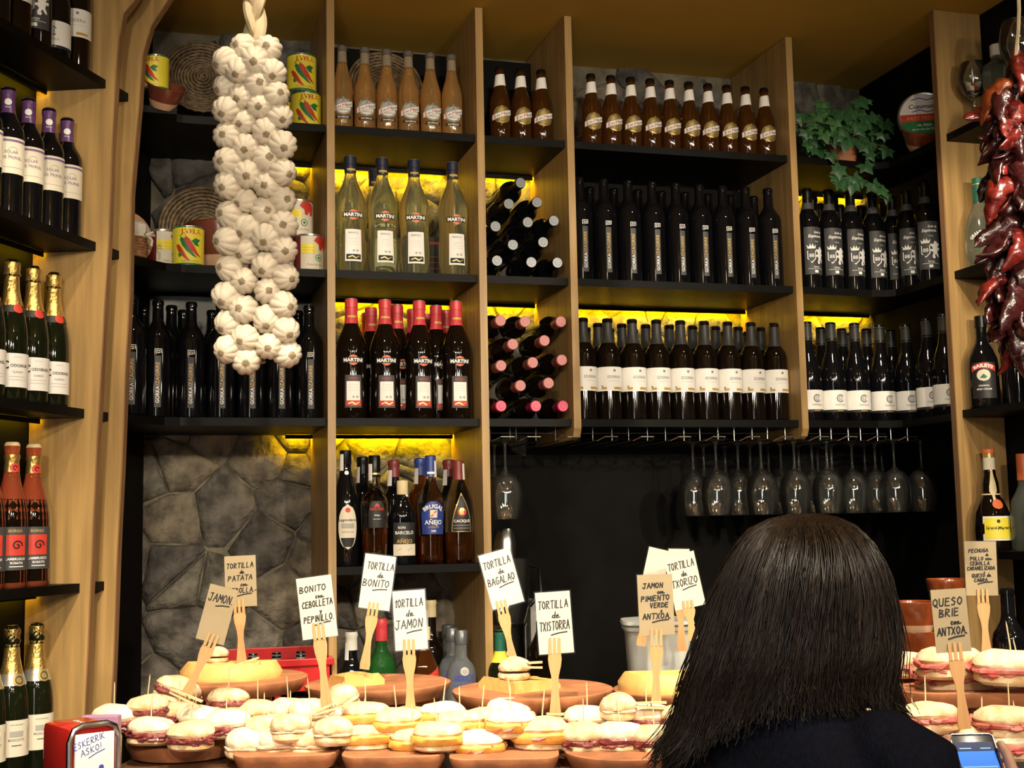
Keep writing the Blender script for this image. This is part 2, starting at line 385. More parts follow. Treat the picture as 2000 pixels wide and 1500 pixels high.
# --- sparkling wine, gold foil, black collar with red seal
champ = [(0, .012), (.028, .003), (.036, 0), (.0395, .006), (.0395, .135), (.039, .155), (.037, .175), (.033, .197), (.026, .220), (.0205, .242), (.017, .262), (.0155, .290), (.018, .294), (.018, .300), (.0165, .304), (.0175, .322), (.013, .330), (0, .331)]
def foil(b, z0, z1, mat='cap_gold'):
    pr = [(b.r(z)+.0012+(.0015*math.sin(z*900) if z > .285 else 0), z) for z in [z0+(z1-z0)*i/16 for i in range(17)]]+[(.012, .3325), (0, .333)]
    b.d['parts'].append(('foil', MB().lathe(pr, 18, lobe=lambda t, z: (.04*math.sin(5*t+z*300)+.03*math.sin(9*t-z*500)) if z > .287 else .006*math.sin(7*t)).mesh('foil', mat, sharp=25), [])); return b
b = Bottle('cava_bottle', champ, 'glass_green_dark'); foil(b, .222, .331)
b.sleeve('collar', .205, .224, 'paper_black', eps=.001, n=3)
b.label('red_seal', disc2d(.011, 16), .214, 'ink_red', ang=.35, eps=.0018)
b.label('label', rect2d(-.058, .062, -.039, .039, 18), .070, 'paper_white',
        [(T('C', h=.019, bold=.02), -.018, .012, 'ink_black'), (T('ODORNÍU', w=.044, bold=.015), .015, .0115, 'ink_black'), (T('CLASICO', w=.024), .010, -.004, 'ink_grey'), (rect2d(-.01, .03, -.015, -.0145), 0, 0, 'ink_grey'), (rect2d(-.01, .03, -.022, -.0215), 0, 0, 'ink_grey'), (rect2d(.0, .02, .030, .0305), 0, 0, 'ink_grey')])
P['cava'] = b.d; RAD['cava'] = b.prof
# --- sparkling rosé, dark label with red swirl
b = Bottle('rose_wine_bottle', champ, 'glass_rose')
b.lathe('cork', [(.015, .302), (.0165, .306), (.0175, .325), (.014, .331), (0, .332)], 'cap_cream'); b.sleeve('foil', .262, .302, 'cap_gold', n=6)
b.label('neck_seal', disc2d(.011, 14), .272, 'ink_red', [(ring2d(.003, .0055, 14, 0, 5), 0, 0, 'ink_black')], ang=.3, eps=.0014)
b.sleeve('wine_fill', .012, .20, 'glass_wine', eps=.0003, n=12)
sw = ribbon([(.004+.012*(1-k/22)*math.cos(k*.42), .002+.012*(1-k/22)*math.sin(k*.42)) for k in range(20)], .0032)
b.label('label', rect2d(-.045, .05, -.045, .052, 16), .085, 'paper_dark',
        [(rect2d(-.016, .030, -.012, .034, 6), 0, 0, 'ink_red'), (sw, .006, .008, 'ink_black', 2), (T('BORGO', w=.030), .006, .043, 'ink_gold'), (T('LAMBRUSCO', w=.044, bold=.02), .008, -.020, 'ink_white'), (T('ROSATO', w=.028, bold=.02), .010, -.029, 'ink_white'), (rect2d(-.006, .026, -.038, -.0362), 0, 0, 'ink_white')])
P['lambrusco'] = b.d; RAD['lambrusco'] = b.prof
# --- sparkling muscat, gold foil, silver collar, cream framed label
b = Bottle('cava_bottle', champ, 'glass_green_dark'); foil(b, .226, .331)
b.sleeve('collar', .200, .226, 'foil_silver', eps=.001, n=3); b.label('gold_seal', disc2d(.014, 16), .212, 'paper_gold', [(ring2d(.007, .009, 14), 0, 0, 'ink_black')], ang=.5, eps=.0018)
fr = ribbon([(-.018, -.026), (-.018, .022), (.04, .022), (.04, -.026), (-.018, -.026)], .003)
b.label('label', rect2d(-.055, .055, -.04, .04, 16), .085, 'paper_cream', [(fr, 0, 0, 'ink_gold'), (T('MOSCATO', w=.036), .011, -.003, 'ink_grey'), (rect2d(-.004, .026, .004, .016), 0, 0, 'paper_grey'), (T('VINO ESPUMOSO', w=.03), .011, .03, 'ink_grey'), (rect2d(0, .022, -.016, -.0145), 0, 0, 'ink_black')])
P['moscato'] = b.d; RAD['moscato'] = b.prof
# --- beers
def sm_label(b, z, r, face, ring, extra, bh=.0062):
    dsk = disc2d(r, 22); sl = .30
    ban = ([(x, y+x*sl) for x, y in rect2d(-r*1.12, r*1.12, -bh*1.25, bh*1.25, 10)[0]], rect2d(-r*1.12, r*1.12, -bh, bh, 10)[1])
    def sh(t): return [(x, y+x*sl) for x, y in t[0]], t[1]
    e1 = ([(x, y+x*sl) for x, y in rect2d(-r*1.12, r*1.12, -.0005, .0005, 10)[0]], rect2d(0, 1, 0, 1, 10)[1])
    def left(t, x0):
        m = min(p[0] for p in t[0]); return [(p[0]-m+x0, p[1]) for p in t[0]], t[1]
    ms = [(ring2d(r*.86, r*.90, 22), 0, 0, ring), (ban, 0, 0, 'paper_white', 2), (off2d(e1, 0, bh*1.3), 0, 0, 'ink_grey', 3), (off2d(e1, 0, -bh*1.3), 0, 0, 'ink_grey', 3),
          (sh(left(T('S', h=.0115, bold=.02), -r*.92)), 0, .000, 'ink_red', 3), (sh(left(T('an', w=.0095, bold=.02), -r*.58)), 0, -.001, 'ink_grey', 3),
          (sh(left(T('M', h=.0105, bold=0), -r*.10)), 0, 0, 'ink_red', 3), (sh(left(T('iguel', w=.0185, bold=.02), r*.28)), 0, -.001, 'ink_grey', 3)] + extra
    b.label('label', dsk, z, face, ms)
b = Bottle('beer_bottle', beer(.255, .0305), 'glass_fresca')
b.lathe('crown_cap', [(.0152, .243), (.0148, .246), (.0140, .254), (.012, .2565), (0, .257)], 'cap_silver')
rr = .0265
sm_label(b, .070, rr, 'paper_grey', 'ink_black', [(shape2d(lambda z: math.sqrt(max(.0, (rr*.84)**2-z*z)), -rr*.84, -.004, 6), 0, 0, 'paper_white', 1.5), (T('FRESCA', w=.028, bold=.012), .002, -.0135, 'ink_grey', 3),
        (T('CERVEZA', w=.030, arc=.022), 0, .0225, 'ink_black', 1), (ribbon([(-.004, .006), (0, .018), (.004, .007)], .001), 0, 0, 'ink_black')])
b.label('bottom_print', rect2d(-.024, .024, -.004, .004), .037, 'ink_black', [(T('SAN MIGUEL', w=.034), 0, 0, 'ink_white')], eps=.0006)
b.sleeve('empty_neck', .206, .238, 'neck_clear', eps=.0003, n=4)
P['fresca'] = b.d; RAD['fresca'] = b.prof
b = Bottle('beer_bottle', beer(.234, .0308), 'glass_amber')
b.lathe('crown_cap', [(.0150, .221), (.0148, .224), (.0140, .231), (.012, .2335), (0, .234)], 'cap_black')
b.label('neck_label', ([(x, y+x*.12) for x, y in rect2d(-.030, .030, -.017, .019, 14)[0]], rect2d(0, 1, 0, 1, 14)[1]), .188, 'paper_white', [(T('ESPECIAL', w=.024), .003, .007, 'ink_grey'), (rect2d(-.01, .016, -.004, -.0035), 0, 0, 'paper_grey')])
sm_label(b, .078, .0275, 'paper_gold', 'ink_black', [(ring2d(.0195, .0205, 20), 0, 0, 'ink_black')])
P['especial'] = b.d; RAD['especial'] = b.prof
# --- vermouth
mart = [(0, .006), (.030, .002), (.039, 0), (.0425, .006), (.0430, .06), (.0420, .105), (.0405, .14), (.0425, .168), (.0440, .188), (.0435, .205), (.040, .222), (.033, .240), (.026, .256), (.0195, .272), (.0165, .288), (.0155, .31), (.0155, .335), (.014, .339), (0, .339)]
for key, gl, cap, box, tx in (('bianco', 'glass_martini', 'cap_navy', 'paper_white', 'BIANCO'), ('rosso', 'glass_wine', 'cap_red', 'paper_dark', 'ROSSO')):
    b = Bottle('vermouth_bottle', mart, gl)
    b.lathe('screw_cap', [(.0168, .296 if key == 'bianco' else .262), (.0175, .300), (.0170, .318), (.0182, .319), (.0182, .341), (.016, .3435)] if key == 'bianco' else [(.0208, .272), (.018, .285), (.0172, .317), (.0185, .318), (.0185, .341), (.016, .3435)], cap)
    b.lathe('cap_top', [(.0165, .3432), (.0165, .3445), (0, .3448)], 'cap_silver')
    b.label('neck_print', rect2d(-.012, .012, -.003, .003), .303 if key == 'bianco' else .292, 'ink_gold', eps=.002)
    b.label('brand_disc', disc2d(.015, 20), .165, 'cap_orange', [(rect2d(-.031, .031, -.0078, .0078, 12), 0, 0, 'ink_black', 1), (T('MARTINI', w=.054, bold=.035), 0, 0, 'ink_white', 2.2)])
    b.label('label', shape2d(lambda z: .024+.02*max(0, -z)*.5, -.052, .040, 6), .083, box,
            [(T(tx, w=.028, h=.006, bold=.01), 0, .030, 'ink_grey' if key == 'bianco' else 'ink_red'), (rect2d(-.019, .019, -.033, .022, 6), 0, 0, 'paper_white'), (disc2d(.0035, 10), .0, -.022, 'paper_grey', 2), (disc2d(.0035, 10), .010, -.022, 'paper_grey', 2),
             (rect2d(-.0205, .0205, -.047, -.032, 6), 0, 0, 'ink_black' if key == 'bianco' else 'ink_red', 2), (ribbon([(-.014, -.041), (-.004, -.037), (.006, -.043), (.015, -.037)], .003), 0, 0, 'paper_gold', 3), (rect2d(-.012, .012, .012, .0126), 0, 0, 'paper_grey', 2), (rect2d(-.014, .014, .004, .0044), 0, 0, 'paper_grey', 2), (rect2d(-.014, .014, -.004, -.0036), 0, 0, 'paper_grey', 2)])
    P[key] = b.d; RAD[key] = b.prof

# ------------------------------------------------------------------ the room
ZS = [2.73, 2.315, 1.90, 1.493]; CEIL = 3.11; YF, YB, XR = 3.49, 3.88, 2.415; TH = .022; BC = 1.0
struct('floor', MB().box((-2.6, -2.4, -.05), (3.2, 4.1, 0)), 'floor_tile')
struct('ceiling', MB().box((-2.6, -2.4, CEIL), (3.2, 4.1, CEIL+.06)), 'ceiling_paint')
wall = struct('wall_back', MB().box((-1.4, YB+.012, 0), (3.2, YB+.10, CEIL)), 'mortar')
struct('wall_right', MB().box((XR+.004, -1.2, 0), (XR+.10, YB+.01, CEIL)), 'board_black')
# masonry: every stone its own piece of the wall
def in_wall(x, z):
    if x < .5: return (z < 1.9 and x > -.22) or (z > 1.9 and x > .0 and not 1.93 < z < 2.29)
    if x < .93: return z < 2.73
    if x < 1.21: return 1.88 < z < 2.75
    if x < 1.94: return 1.88 < z < 2.32 or z > 2.70
    return z > 1.88
rs = random.Random(11); sites = []
nx, nz, x0, z0 = 21, 19, -.40, .92
for j in range(nz):
    for i in range(nx):
        sites.append((x0+(i+.5*(j % 2)+rs.uniform(-.62, .62))*.150, z0+(j+rs.uniform(-.55, .55))*.118))
def cell(k):
    cx, cz = sites[k]; poly = [(cx-.3, cz-.3), (cx+.3, cz-.3), (cx+.3, cz+.3), (cx-.3, cz+.3)]
    for m, (ax, az) in enumerate(sites):
        if m == k or abs(ax-cx) > .5 or abs(az-cz) > .4: continue
        mx, mz, dx, dz = (ax+cx)/2, (az+cz)/2, ax-cx, az-cz; out = []
        for a in range(len(poly)):
            p, q = poly[a], poly[(a+1) % len(poly)]
            sp = (p[0]-mx)*dx+(p[1]-mz)*dz; sq = (q[0]-mx)*dx+(q[1]-mz)*dz
            if sp <= 0: out.append(p)
            if (sp < 0 < sq) or (sq < 0 < sp):
                t = sp/(sp-sq); out.append((p[0]+(q[0]-p[0])*t, p[1]+(q[1]-p[1])*t))
        poly = out
        if len(poly) < 3: return None
    return poly
for k in range(len(sites)):
    cx, cz = sites[k]
    if not in_wall(cx, cz) or cz > 3.08: continue
    pl = cell(k)
    if not pl: continue
    n = 14; per = []; 
    for a in range(len(pl)):
        p, q = pl[a], pl[(a+1) % len(pl)]; m = max(1, round(math.dist(p, q)/.035))
        per += [(p[0]+(q[0]-p[0])*t/m, p[1]+(q[1]-p[1])*t/m) for t in range(m)]
    cx = sum(p[0] for p in per)/len(per); cz = sum(p[1] for p in per)/len(per)
    n = len(per); vs = []; fs = []; dep = rs.uniform(.012, .028)
    for lev, (ins, d) in enumerate(((.975, -.004), (.93, .5), (.78, .9), (.55, 1.0), (.28, .95))):
        for (x, z) in per:
            nn = noise.noise((x*11, z*11, 3.1+lev*.3))*.14+noise.noise((x*40, z*40, lev))*.10
            s_ = ins*(1+nn*.7); y = -(d*dep if d > 0 else .0) + (noise.noise((x*16, z*16, 9))*.014+noise.noise((x*45, z*45, 2))*.006)*(lev > 0)
            vs.append(((x-cx)*s_, y, (z-cz)*s_))
    for lev in range(4):
        for a in range(n): fs.append((lev*n+a, lev*n+(a+1) % n, (lev+1)*n+(a+1) % n, (lev+1)*n+a))
    fs.append(tuple(4*n+a for a in range(n)))
    o = MB().add(vs, fs).obj('stone', 'stone%d' % rs.randrange(5), wall, sharp=70); o.location = (cx, YB+.010, cz)

# ------------------------------------------------------------------ shelving on the back wall
unit = thing('wall_shelving', 'tall wooden bar shelving with black shelves against the stone wall', 'shelving', (1.2, 3.7, 0))
def up(o): o.matrix_parent_inverse = Matrix.Translation(-Vector(o.parent.location)); return o
def upart(name, mb, m, par=unit, **k): return up(mb.obj(name, m, par, **k))
def divider(x, zb, round_=False):
    mb = MB(); y0 = YF+.004
    prof = [(y0, zb), (YB, zb), (YB, CEIL-.002), (y0, CEIL-.002)] if not round_ else [(y0, zb+.03), (y0+.01, zb+.008), (y0+.03, zb), (YB-.1, zb-.0), (YB, zb), (YB, CEIL-.002), (y0, CEIL-.002)]
    n = len(prof); vs = [(x-.011, a, b) for a, b in prof]+[(x+.011, a, b) for a, b in prof]
    mb.add(vs, [tuple(range(n)), tuple(range(2*n-1, n-1, -1))]+[(i, n+i, n+(i+1) % n, (i+1) % n) for i in range(n)])
    d = upart('divider', mb, 'wood', smooth=False)
    e = MB(); zb2 = zb+(.03 if round_ else 0)
    for a, m in ((-.011, 0), (-.0035, 1), (.0035, 0)):
        e.cur = m; e.box((x+a, YF, zb2), (x+a+.0072, YF+.0038, CEIL-.003))
    o = e.obj('edge_band', ['wood', 'ply_edge'], d, smooth=False); o.matrix_parent_inverse = Matrix.Translation(-Vector(unit.location))
XA, XB, XC, XD = .487, .922, 1.197, 1.929
divider(XA, BC); divider(XB, BC); divider(XC, 1.842, True); divider(XD, 1.842, True)
def shelf(poly, z, par=unit, inv=True, nm='shelf'):
    mb = MB().prism(poly, z-TH, z); o = mb.obj(nm, 'shelf_black', par, smooth=False); return up(o) if inv else o
g = .0125
def rect(xa, xb): return [(xa+g, YF+.022), (xb-g, YF+.022), (xb-g, YB), (xa+g, YB)]
c1 = [(-.060, 3.395), (.0, 3.465), (.045, 3.503), (.085, 3.512), (XA-g, 3.512), (XA-g, YB), (-.18, YB), (-.20, 3.45)]
arc = [(2.215+.065*math.sin(a), 3.512-.03+.03*math.cos(a)) for a in (0, .4, .8, 1.2, PI/2)]
c5 = [(XD+g, 3.512), (2.20, 3.525), (2.245, 3.520), (2.270, 3.500), (2.280, 3.465), (2.282, 3.2225), (XR, 3.2225), (XR, YB), (XD+g, YB)]
for z in ZS[:3]:
    shelf(c1, z); shelf(rect(XA, XB), z); shelf(rect(XB, XC), z); shelf(rect(XC, XD), z); shelf(c5, z)
shelf(rect(XA, XB), ZS[3])
def led(x0, x1, z):
    upart('light_strip', MB().box((x0, YB-.040, z-TH-.0100), (x1, YB-.036, z-TH-.0008)), 'led', smooth=False)
    upart('added_lip', MB().box((x0-.004, YB-.046, z-TH-.0125), (x1+.004, YB-.0405, z-TH-.0004)), 'shelf_black', smooth=False)  # black lip added to keep the strip's light on the wall
for xa, xb, zs in ((XA, XB, ZS[:3]), (XB, XC, ZS[:2]), (XC, XD, ZS[1:2]), (XD, XR-.02, ZS[:2])):
    for z in zs: led(xa+.02, xb-.02, z)
led(.40, XA-.015, ZS[0]); led(.40, XA-.015, ZS[2])
def board(name, x0, x1, z0, z1, m, t=.006): upart(name, MB().box((x0, YB-.034-t, z0), (x1, YB-.034, z1)), m, smooth=False)
board('back_board', XA+.013, XB-.013, ZS[0]+.001, 3.085, 'board_black'); board('back_board', XB+.013, XC-.013, ZS[0]+.001, 3.085, 'board_black')
board('back_board', XC+.013, XD-.013, ZS[1]+.001, ZS[0]-.03, 'board_black')
M('board_grey', (.20, .20, .185), .7, var=.04)
board('back_board', .005, XA-.013, ZS[2]+.001, ZS[1]-.03, 'board_grey')
upart('side_board', MB().add([(.004, YB, 1.9), (.004, YB, 3.1), (-.215, 3.435, 3.1), (-.215, 3.435, 1.9), (-.01, YB, 1.9), (-.01, YB, 3.1), (-.225, 3.435, 3.1), (-.225, 3.435, 1.9)],
      [(0, 1, 2, 3), (4, 7, 6, 5), (0, 4, 5, 1), (2, 6, 7, 3), (1, 5, 6, 2), (0, 3, 7, 4)]), 'board_black', smooth=False)
tag(MB().box((XB+.013, YB-.004, BC), (XR+.003, YB+.008, ZS[2]-TH-.001)).obj('wall_panel', 'board_black', None, smooth=False), 'black painted panel behind the hanging wine glasses', 'panel')

# ------------------------------------------------------------------ shelving on the angled left wall
lu = thing('side_shelving', 'angled wooden bottle shelving left of the garlic, with black shelves', 'shelving', (0, 0, 0))
PD = Vector((.935, -.355, 0)); FD = Vector((.5, .866, 0))
def on_panel(px, py, P0):
    nrm = Vector((.355, .935, 0)); d = ray(px, py); t = (Vector(P0)-EYE).dot(nrm)/d.dot(nrm); q = EYE+d*t
    return (q-Vector(P0)).dot(PD), q.z
def side_panel(P0, pts, tb):
    P0 = Vector((*P0, 0)); pl = [on_panel(a, b, P0) for a, b in pts]
    lo = pl[-1][0]; pl = [(pl[0][0]+.10, CEIL-.001)]+pl+[(lo-.01, BC), (tb, BC), (tb, CEIL-.001)]
    n = len(pl); A = [P0+PD*t+Vector((0, 0, z)) for t, z in pl]; off = Vector((.355, .935, 0))*.022
    mb = MB().add(A+[a+off for a in A], [tuple(range(n)), tuple(range(2*n-1, n-1, -1))]+[(i, (i+1) % n, n+(i+1) % n, n+i) for i in range(n)])
    p = mb.obj('side_panel', 'wood', lu, smooth=False)
    e = MB(); fr = A[:len(pts)+2]; vs = []
    for a in fr: vs += [a+PD*.0005-off*.02, a+PD*.0005+off*1.02, a+PD*.0035+off*1.02, a+PD*.0035-off*.02]
    fs = []
    for i in range(len(fr)-1):
        for k in range(4): fs.append((4*i+k, 4*i+(k+1) % 4, 4*i+4+(k+1) % 4, 4*i+4+k))
    e.add(vs, fs).obj('edge_band', 'wood_edge', p, smooth=False)
side_panel((-.13, 3.28), [(262, 0), (240, 27), (231, 75), (226, 133), (217, 300), (210, 480), (199, 665), (189, 850), (171, 1250)], -.158)
side_panel((-.072, 3.37), [(327, 0), (294, 50), (277, 110), (271, 198), (262, 300), (255, 380), (252, 580), (244, 720), (236, 920), (228, 1080), (221, 1280)], -.16)
LS = [(2.73, (-.116, 3.254)), (2.315, (-.129, 3.272)), (1.90, (-.142, 3.300)), (1.478, (-.150, 3.290)), (1.06, (-.155, 3.28))]
for z, a in LS:
    A = Vector((*a, 0)); q = Vector((.355, .935, 0)); A = Vector((-.13, 3.28, 0))+PD*((A-Vector((-.13, 3.28, 0))).dot(PD)) - q*.001
    B = A-FD*.8; D = Vector((-.13, 3.28, 0))+PD*(-.157)-q*.001; C = D-FD*.8
    shelf([A.to_2d(), D.to_2d(), C.to_2d(), B.to_2d()], z, lu, False)
    A2 = A+FD*.032; A3 = A+FD*.108; D2 = D+FD*.032; D3 = D+FD*.108
    shelf([A3.to_2d(), D3.to_2d(), D2.to_2d(), A2.to_2d()], z, lu, False)
    if z > 1.2:
        def bar(p, q_, w, h, nm, m):
            e = PD*w; dz = Vector((0, 0, -h)); MB().add([p, p+e, q_+e, q_, p+dz, p+e+dz, q_+e+dz, q_+dz], [(0, 1, 2, 3), (7, 6, 5, 4), (0, 4, 5, 1), (1, 5, 6, 2), (2, 6, 7, 3), (3, 7, 4, 0)], Matrix.Translation((0, 0, z-TH-.0004))).obj(nm, m, lu, smooth=False)
        s0, s1 = D+PD*.024-FD*.010, D+PD*.024-FD*.30
        bar(s0, s1, .004, .009, 'light_strip', 'led_dim'); bar(s0+PD*.0045, s1+PD*.0045, .005, .012, 'added_lip', 'shelf_black')  # added lip hides the strip and holds its light at the back
D = Vector((-.13, 3.28, 0))+PD*(-.16); C = D-FD*.9; o2 = -PD*.02
MB().add([D, C, C+o2, D+o2]+[p+Vector((0, 0, CEIL)) for p in (D, C, C+o2, D+o2)], [(0, 1, 2, 3), (7, 6, 5, 4), (0, 4, 5, 1), (1, 5, 6, 2), (2, 6, 7, 3), (3, 7, 4, 0)]).obj('back_board', 'board_black', lu, smooth=False)
struct('wall_left', MB().add([C-PD*.03-FD*1.6, D-PD*.03+FD*.6, D-PD*.13+FD*.6, C-PD*.13-FD*1.6]+[p+Vector((0, 0, CEIL)) for p in (C-PD*.03-FD*1.6, D-PD*.03+FD*.6, D-PD*.13+FD*.6, C-PD*.13-FD*1.6)],
       [(0, 1, 2, 3), (7, 6, 5, 4), (0, 4, 5, 1), (1, 5, 6, 2), (2, 6, 7, 3), (3, 7, 4, 0)]), 'board_black')

# ------------------------------------------------------------------ shelving on the right wall
ru = thing('side_shelving', 'narrow wooden bottle shelving on the black wall behind the dried peppers', 'shelving', (0, 0, 0))
MB().box((2.256, 3.2, BC), (XR, 3.222, CEIL-.001)).obj('side_panel', 'wood', ru, smooth=False)
MB().box((2.2525, 3.1995, BC), (2.2558, 3.2225, CEIL-.002)).obj('edge_band', 'wood_edge', ru, smooth=False)
for z in (2.727, 2.313, 1.904, 1.50): shelf([(2.275, 2.35), (XR, 2.35), (XR, 3.1995), (2.275, 3.1995)], z, ru, False)

# ------------------------------------------------------------------ counters
bc = thing('back_counter', 'dark work counter running below the wall shelving', 'counter', (1.1, 3.66, 0))
MB().box((-1.04, -.19, 0), (1.30, .18, BC-.04)).obj('body', 'board_black', bc, smooth=False)
MB().box((-1.06, -.215, BC-.04), (1.31, .185, BC-.001)).obj('worktop', 'shelf_black', bc, smooth=False)
M('counter_wood', (.16, .075, .035), .3, var=.2, vs=5, stretch=(2, 14, 14))
CT = 1.13; CA = math.radians(-20)
ct = thing('bar_counter', 'long dark bar counter under the pintxo dishes', 'counter', (.55, 2.62, 0), (0, 0, CA))
MB().rbox((-.62, -.62, CT-.045), (1.66, .55, CT), .01).obj('counter_top', 'counter_wood', ct, smooth=False)
MB().box((-.60, -.46, 0), (1.62, .48, CT-.046)).obj('counter_body', 'counter_wood', ct, smooth=False)
for k in range(9): MB().box((-.58+k*.244, -.472, .12), (-.58+k*.244+.21, -.4605, 1.0)).obj('front_panel', 'wood', ct, smooth=False)

# ------------------------------------------------------------------ spirits
def spirit(key, name, prof, glass, cap=None, seg=24, sx=1, sy=1): b = Bottle(name, prof, glass, seg=seg, sx=sx, sy=sy); P[key] = b.d; RAD[key] = prof; return b
def stamp(b, z, side=1): b.label('tax_strip', rect2d(-.006, .006, -.026, .02, 2), z, 'paper_white', ang=side*.9, eps=.0025)
b = spirit('legend', 'rum_bottle', [(0, .005), (.033, 0), (.036, .006), (.036, .15), (.0345, .18), (.029, .212), (.0195, .245), (.0155, .265), (.0145, .31), (.0155, .312), (.0155, .318), (0, .319)], 'glass_black')
b.lathe('cap', [(.0152, .282), (.0165, .285), (.0165, .319), (.014, .321), (0, .3215)], 'cap_black'); stamp(b, .29, -1)
b.label('neck_medal', disc2d(.006, 12), .258, 'paper_white')
ov = lambda z: .027*math.sqrt(max(0, 1-(z/.062)**2))
b.label('label', shape2d(ov, -.062, .062, 14), .108, 'paper_cream', [(disc2d(.007, 14), 0, .046, 'ink_red'), (T('Legendario', w=.050, bold=.01, shear=.1), 0, .018, 'ink_black'), (shape2d(lambda z: ov(z)*.84, -.055, -.030, 5), 0, 0, 'ink_black'), (rect2d(-.018, .018, -.004, .010), 0, 0, 'paper_grey'), (T('ELIXIR DE CUBA', w=.032), 0, -.014, 'ink_grey', 2)])
b = spirit('teresa', 'rum_bottle', [(0, .006), (.032, 0), (.0355, .005), (.037, .05), (.040, .15), (.041, .168), (.036, .186), (.022, .204), (.0165, .212), (.0155, .23), (.0155, .30), (0, .301)], 'glass_clear', seg=10)
b.lathe('rum_fill', [(.0, .012), (.030, .010), (.0335, .05), (.0355, .105), (0, .106)], 'glass_rum', 10)
b.lathe('cap', [(.0165, .245), (.0172, .248), (.0172, .302), (.0155, .306), (0, .3065)], 'cap_black'); b.sleeve('cap_band', .252, .257, 'paper_gold', eps=.0022, n=2); stamp(b, .262, -1)
b.label('label', shape2d(lambda z: .024-.009*max(0, z/.036)**2, -.036, .038, 8), .140, 'paper_black', [(T('SANTA TERESA', w=.040, h=.008, bold=.02), 0, .016, 'ink_red'), (poly2d([(-.008, 0), (.008, 0), (.005, .005), (0, .010), (-.005, .005)]), 0, .022, 'ink_red'), (T('Añejo', w=.016), 0, -.002, 'ink_white'), (T('GRAN RESERVA', w=.022), 0, -.012, 'ink_white')])
b = spirit('barcelo', 'rum_bottle', [(0, .005), (.034, 0), (.038, .006), (.0385, .125), (.037, .145), (.030, .162), (.020, .175), (.015, .185), (.0145, .232), (0, .233)], 'glass_black', sy=.75)
b.lathe('cap', [(.0150, .196), (.0162, .199), (.0162, .235), (0, .238)], 'cap_cream'); stamp(b, .216, 1)
b.label('label', rect2d(-.034, .036, -.05, .042, 10), .075, 'paper_black', [(T('RON', w=.020, bold=.015), -.008, .028, 'ink_white'), (T('BARCELÓ', w=.054, bold=.015), .0, .015, 'ink_white'), (T('AÑEJO', w=.046, bold=.02), .0, -.010, 'ink_gold'), (rect2d(-.034, .036, -.05, -.018, 8), 0, 0, 'paper_cream'), (ribbon([(-.02, -.036), (-.01, -.03), (.01, -.036), (.02, -.03)], .001), 0, 0, 'ink_grey', 2)])
b = spirit('brugal', 'rum_bottle', [(0, .006), (.030, 0), (.034, .005), (.034, .03), (.0345, .10), (.0385, .155), (.0385, .172), (.034, .192), (.024, .212), (.017, .228), (.0148, .25), (.0148, .306), (0, .307)], 'glass_clear')
b.lathe('rum_fill', [(0, .010), (.031, .010), (.0325, .03), (.0325, .078), (0, .079)], 'glass_rum'); b.sleeve('cap', .246, .303, 'cap_blue', eps=.0012, top=True); stamp(b, .27, 1)
b.label('neck_print', rect2d(-.012, .012, -.003, .003), .256, 'ink_white', eps=.0017)
b.label('label', shape2d(lambda z: .036*math.sqrt(max(.0, 1-((z-.0)/.052)**2)) if z > 0 else .036, -.042, .050, 12), .125, 'paper_blue', [(T('BRUGAL', w=.060, h=.012, bold=.03, arc=.042), 0, .036, 'ink_white'), (rect2d(-.010, .010, .004, .026), 0, 0, 'paper_cream'), (ribbon([(-.006, .008), (.006, .022)], .004), 0, 0, 'ink_red', 2), (T('AÑEJO', w=.052, bold=.02), 0, -.009, 'ink_white'), (T('SUPERIOR', w=.034), 0, -.022, 'ink_gold'), (T('1888', w=.014), 0, -.033, 'ink_white')])
b = spirit('cacique', 'rum_bottle', [(0, .006), (.034, 0), (.0385, .006), (.040, .07), (.040, .15), (.037, .175), (.030, .20), (.021, .222), (.0155, .24), (.0150, .29), (0, .291)], 'glass_clear')
b.lathe('rum_fill', [(0, .010), (.035, .010), (.0375, .05), (.0375, .088), (0, .089)], 'glass_rum'); b.sleeve('cap', .236, .289, 'cap_maroon', eps=.0012, top=True); stamp(b, .262, 1)
av = lambda z: .031*(1-max(0, (z+.03)/.102)**1.6)
b.label('label', shape2d(av, -.04, .070, 14), .128, 'paper_gold', [(shape2d(lambda z: av(z)*.90-.001, -.038, .062, 14), 0, 0, 'paper_black'), (disc2d(.012, 16), 0, .016, 'ink_red', 2), (poly2d([(-.006, -.008), (.005, -.008), (.004, 0), (.008, .004), (.004, .010), (-.005, .010), (-.008, .002)]), 0, .017, 'paper_gold', 3), (T('CACIQUE', w=.046, bold=.02), 0, -.010, 'ink_white', 2), (rect2d(-.024, .024, -.022, -.0214), 0, 0, 'ink_white', 2), (rect2d(-.024, .024, -.030, -.0294), 0, 0, 'ink_white', 2)])
def dark_spirit(key, capmat, h=.31, glass='glass_black', lab=None):
    b = spirit(key, 'liqueur_bottle', bordeaux(h, .037, .015, .60), glass); b.sleeve('cap', h-.05, h-.002, capmat, eps=.0016, top=True); stamp(b, h-.05, -1)
    if lab: b.label('label', rect2d(-.03, .03, -.03, .03, 8), .10, lab, [(rect2d(-.02, .02, .002, .004), 0, 0, 'ink_grey'), (rect2d(-.02, .02, -.010, -.008), 0, 0, 'ink_grey')])
dark_spirit('dk_black', 'cap_black'); dark_spirit('dk_maroon', 'cap_maroon', .30); dark_spirit('dk_blue', 'cap_blue', .305, 'glass_rum'); dark_spirit('dk_white', 'cap_white', .315); dark_spirit('dk_cream', 'cap_cream', .385, 'glass_wine'); dark_spirit('dk_red', 'cap_red', .40, 'glass_wine', 'paper_white')
absp = [(0, .006), (.036, 0), (.040, .006), (.040, .185), (.038, .200), (.030, .216), (.019, .226), (.0165, .236), (.0165, .30), (0, .301)]
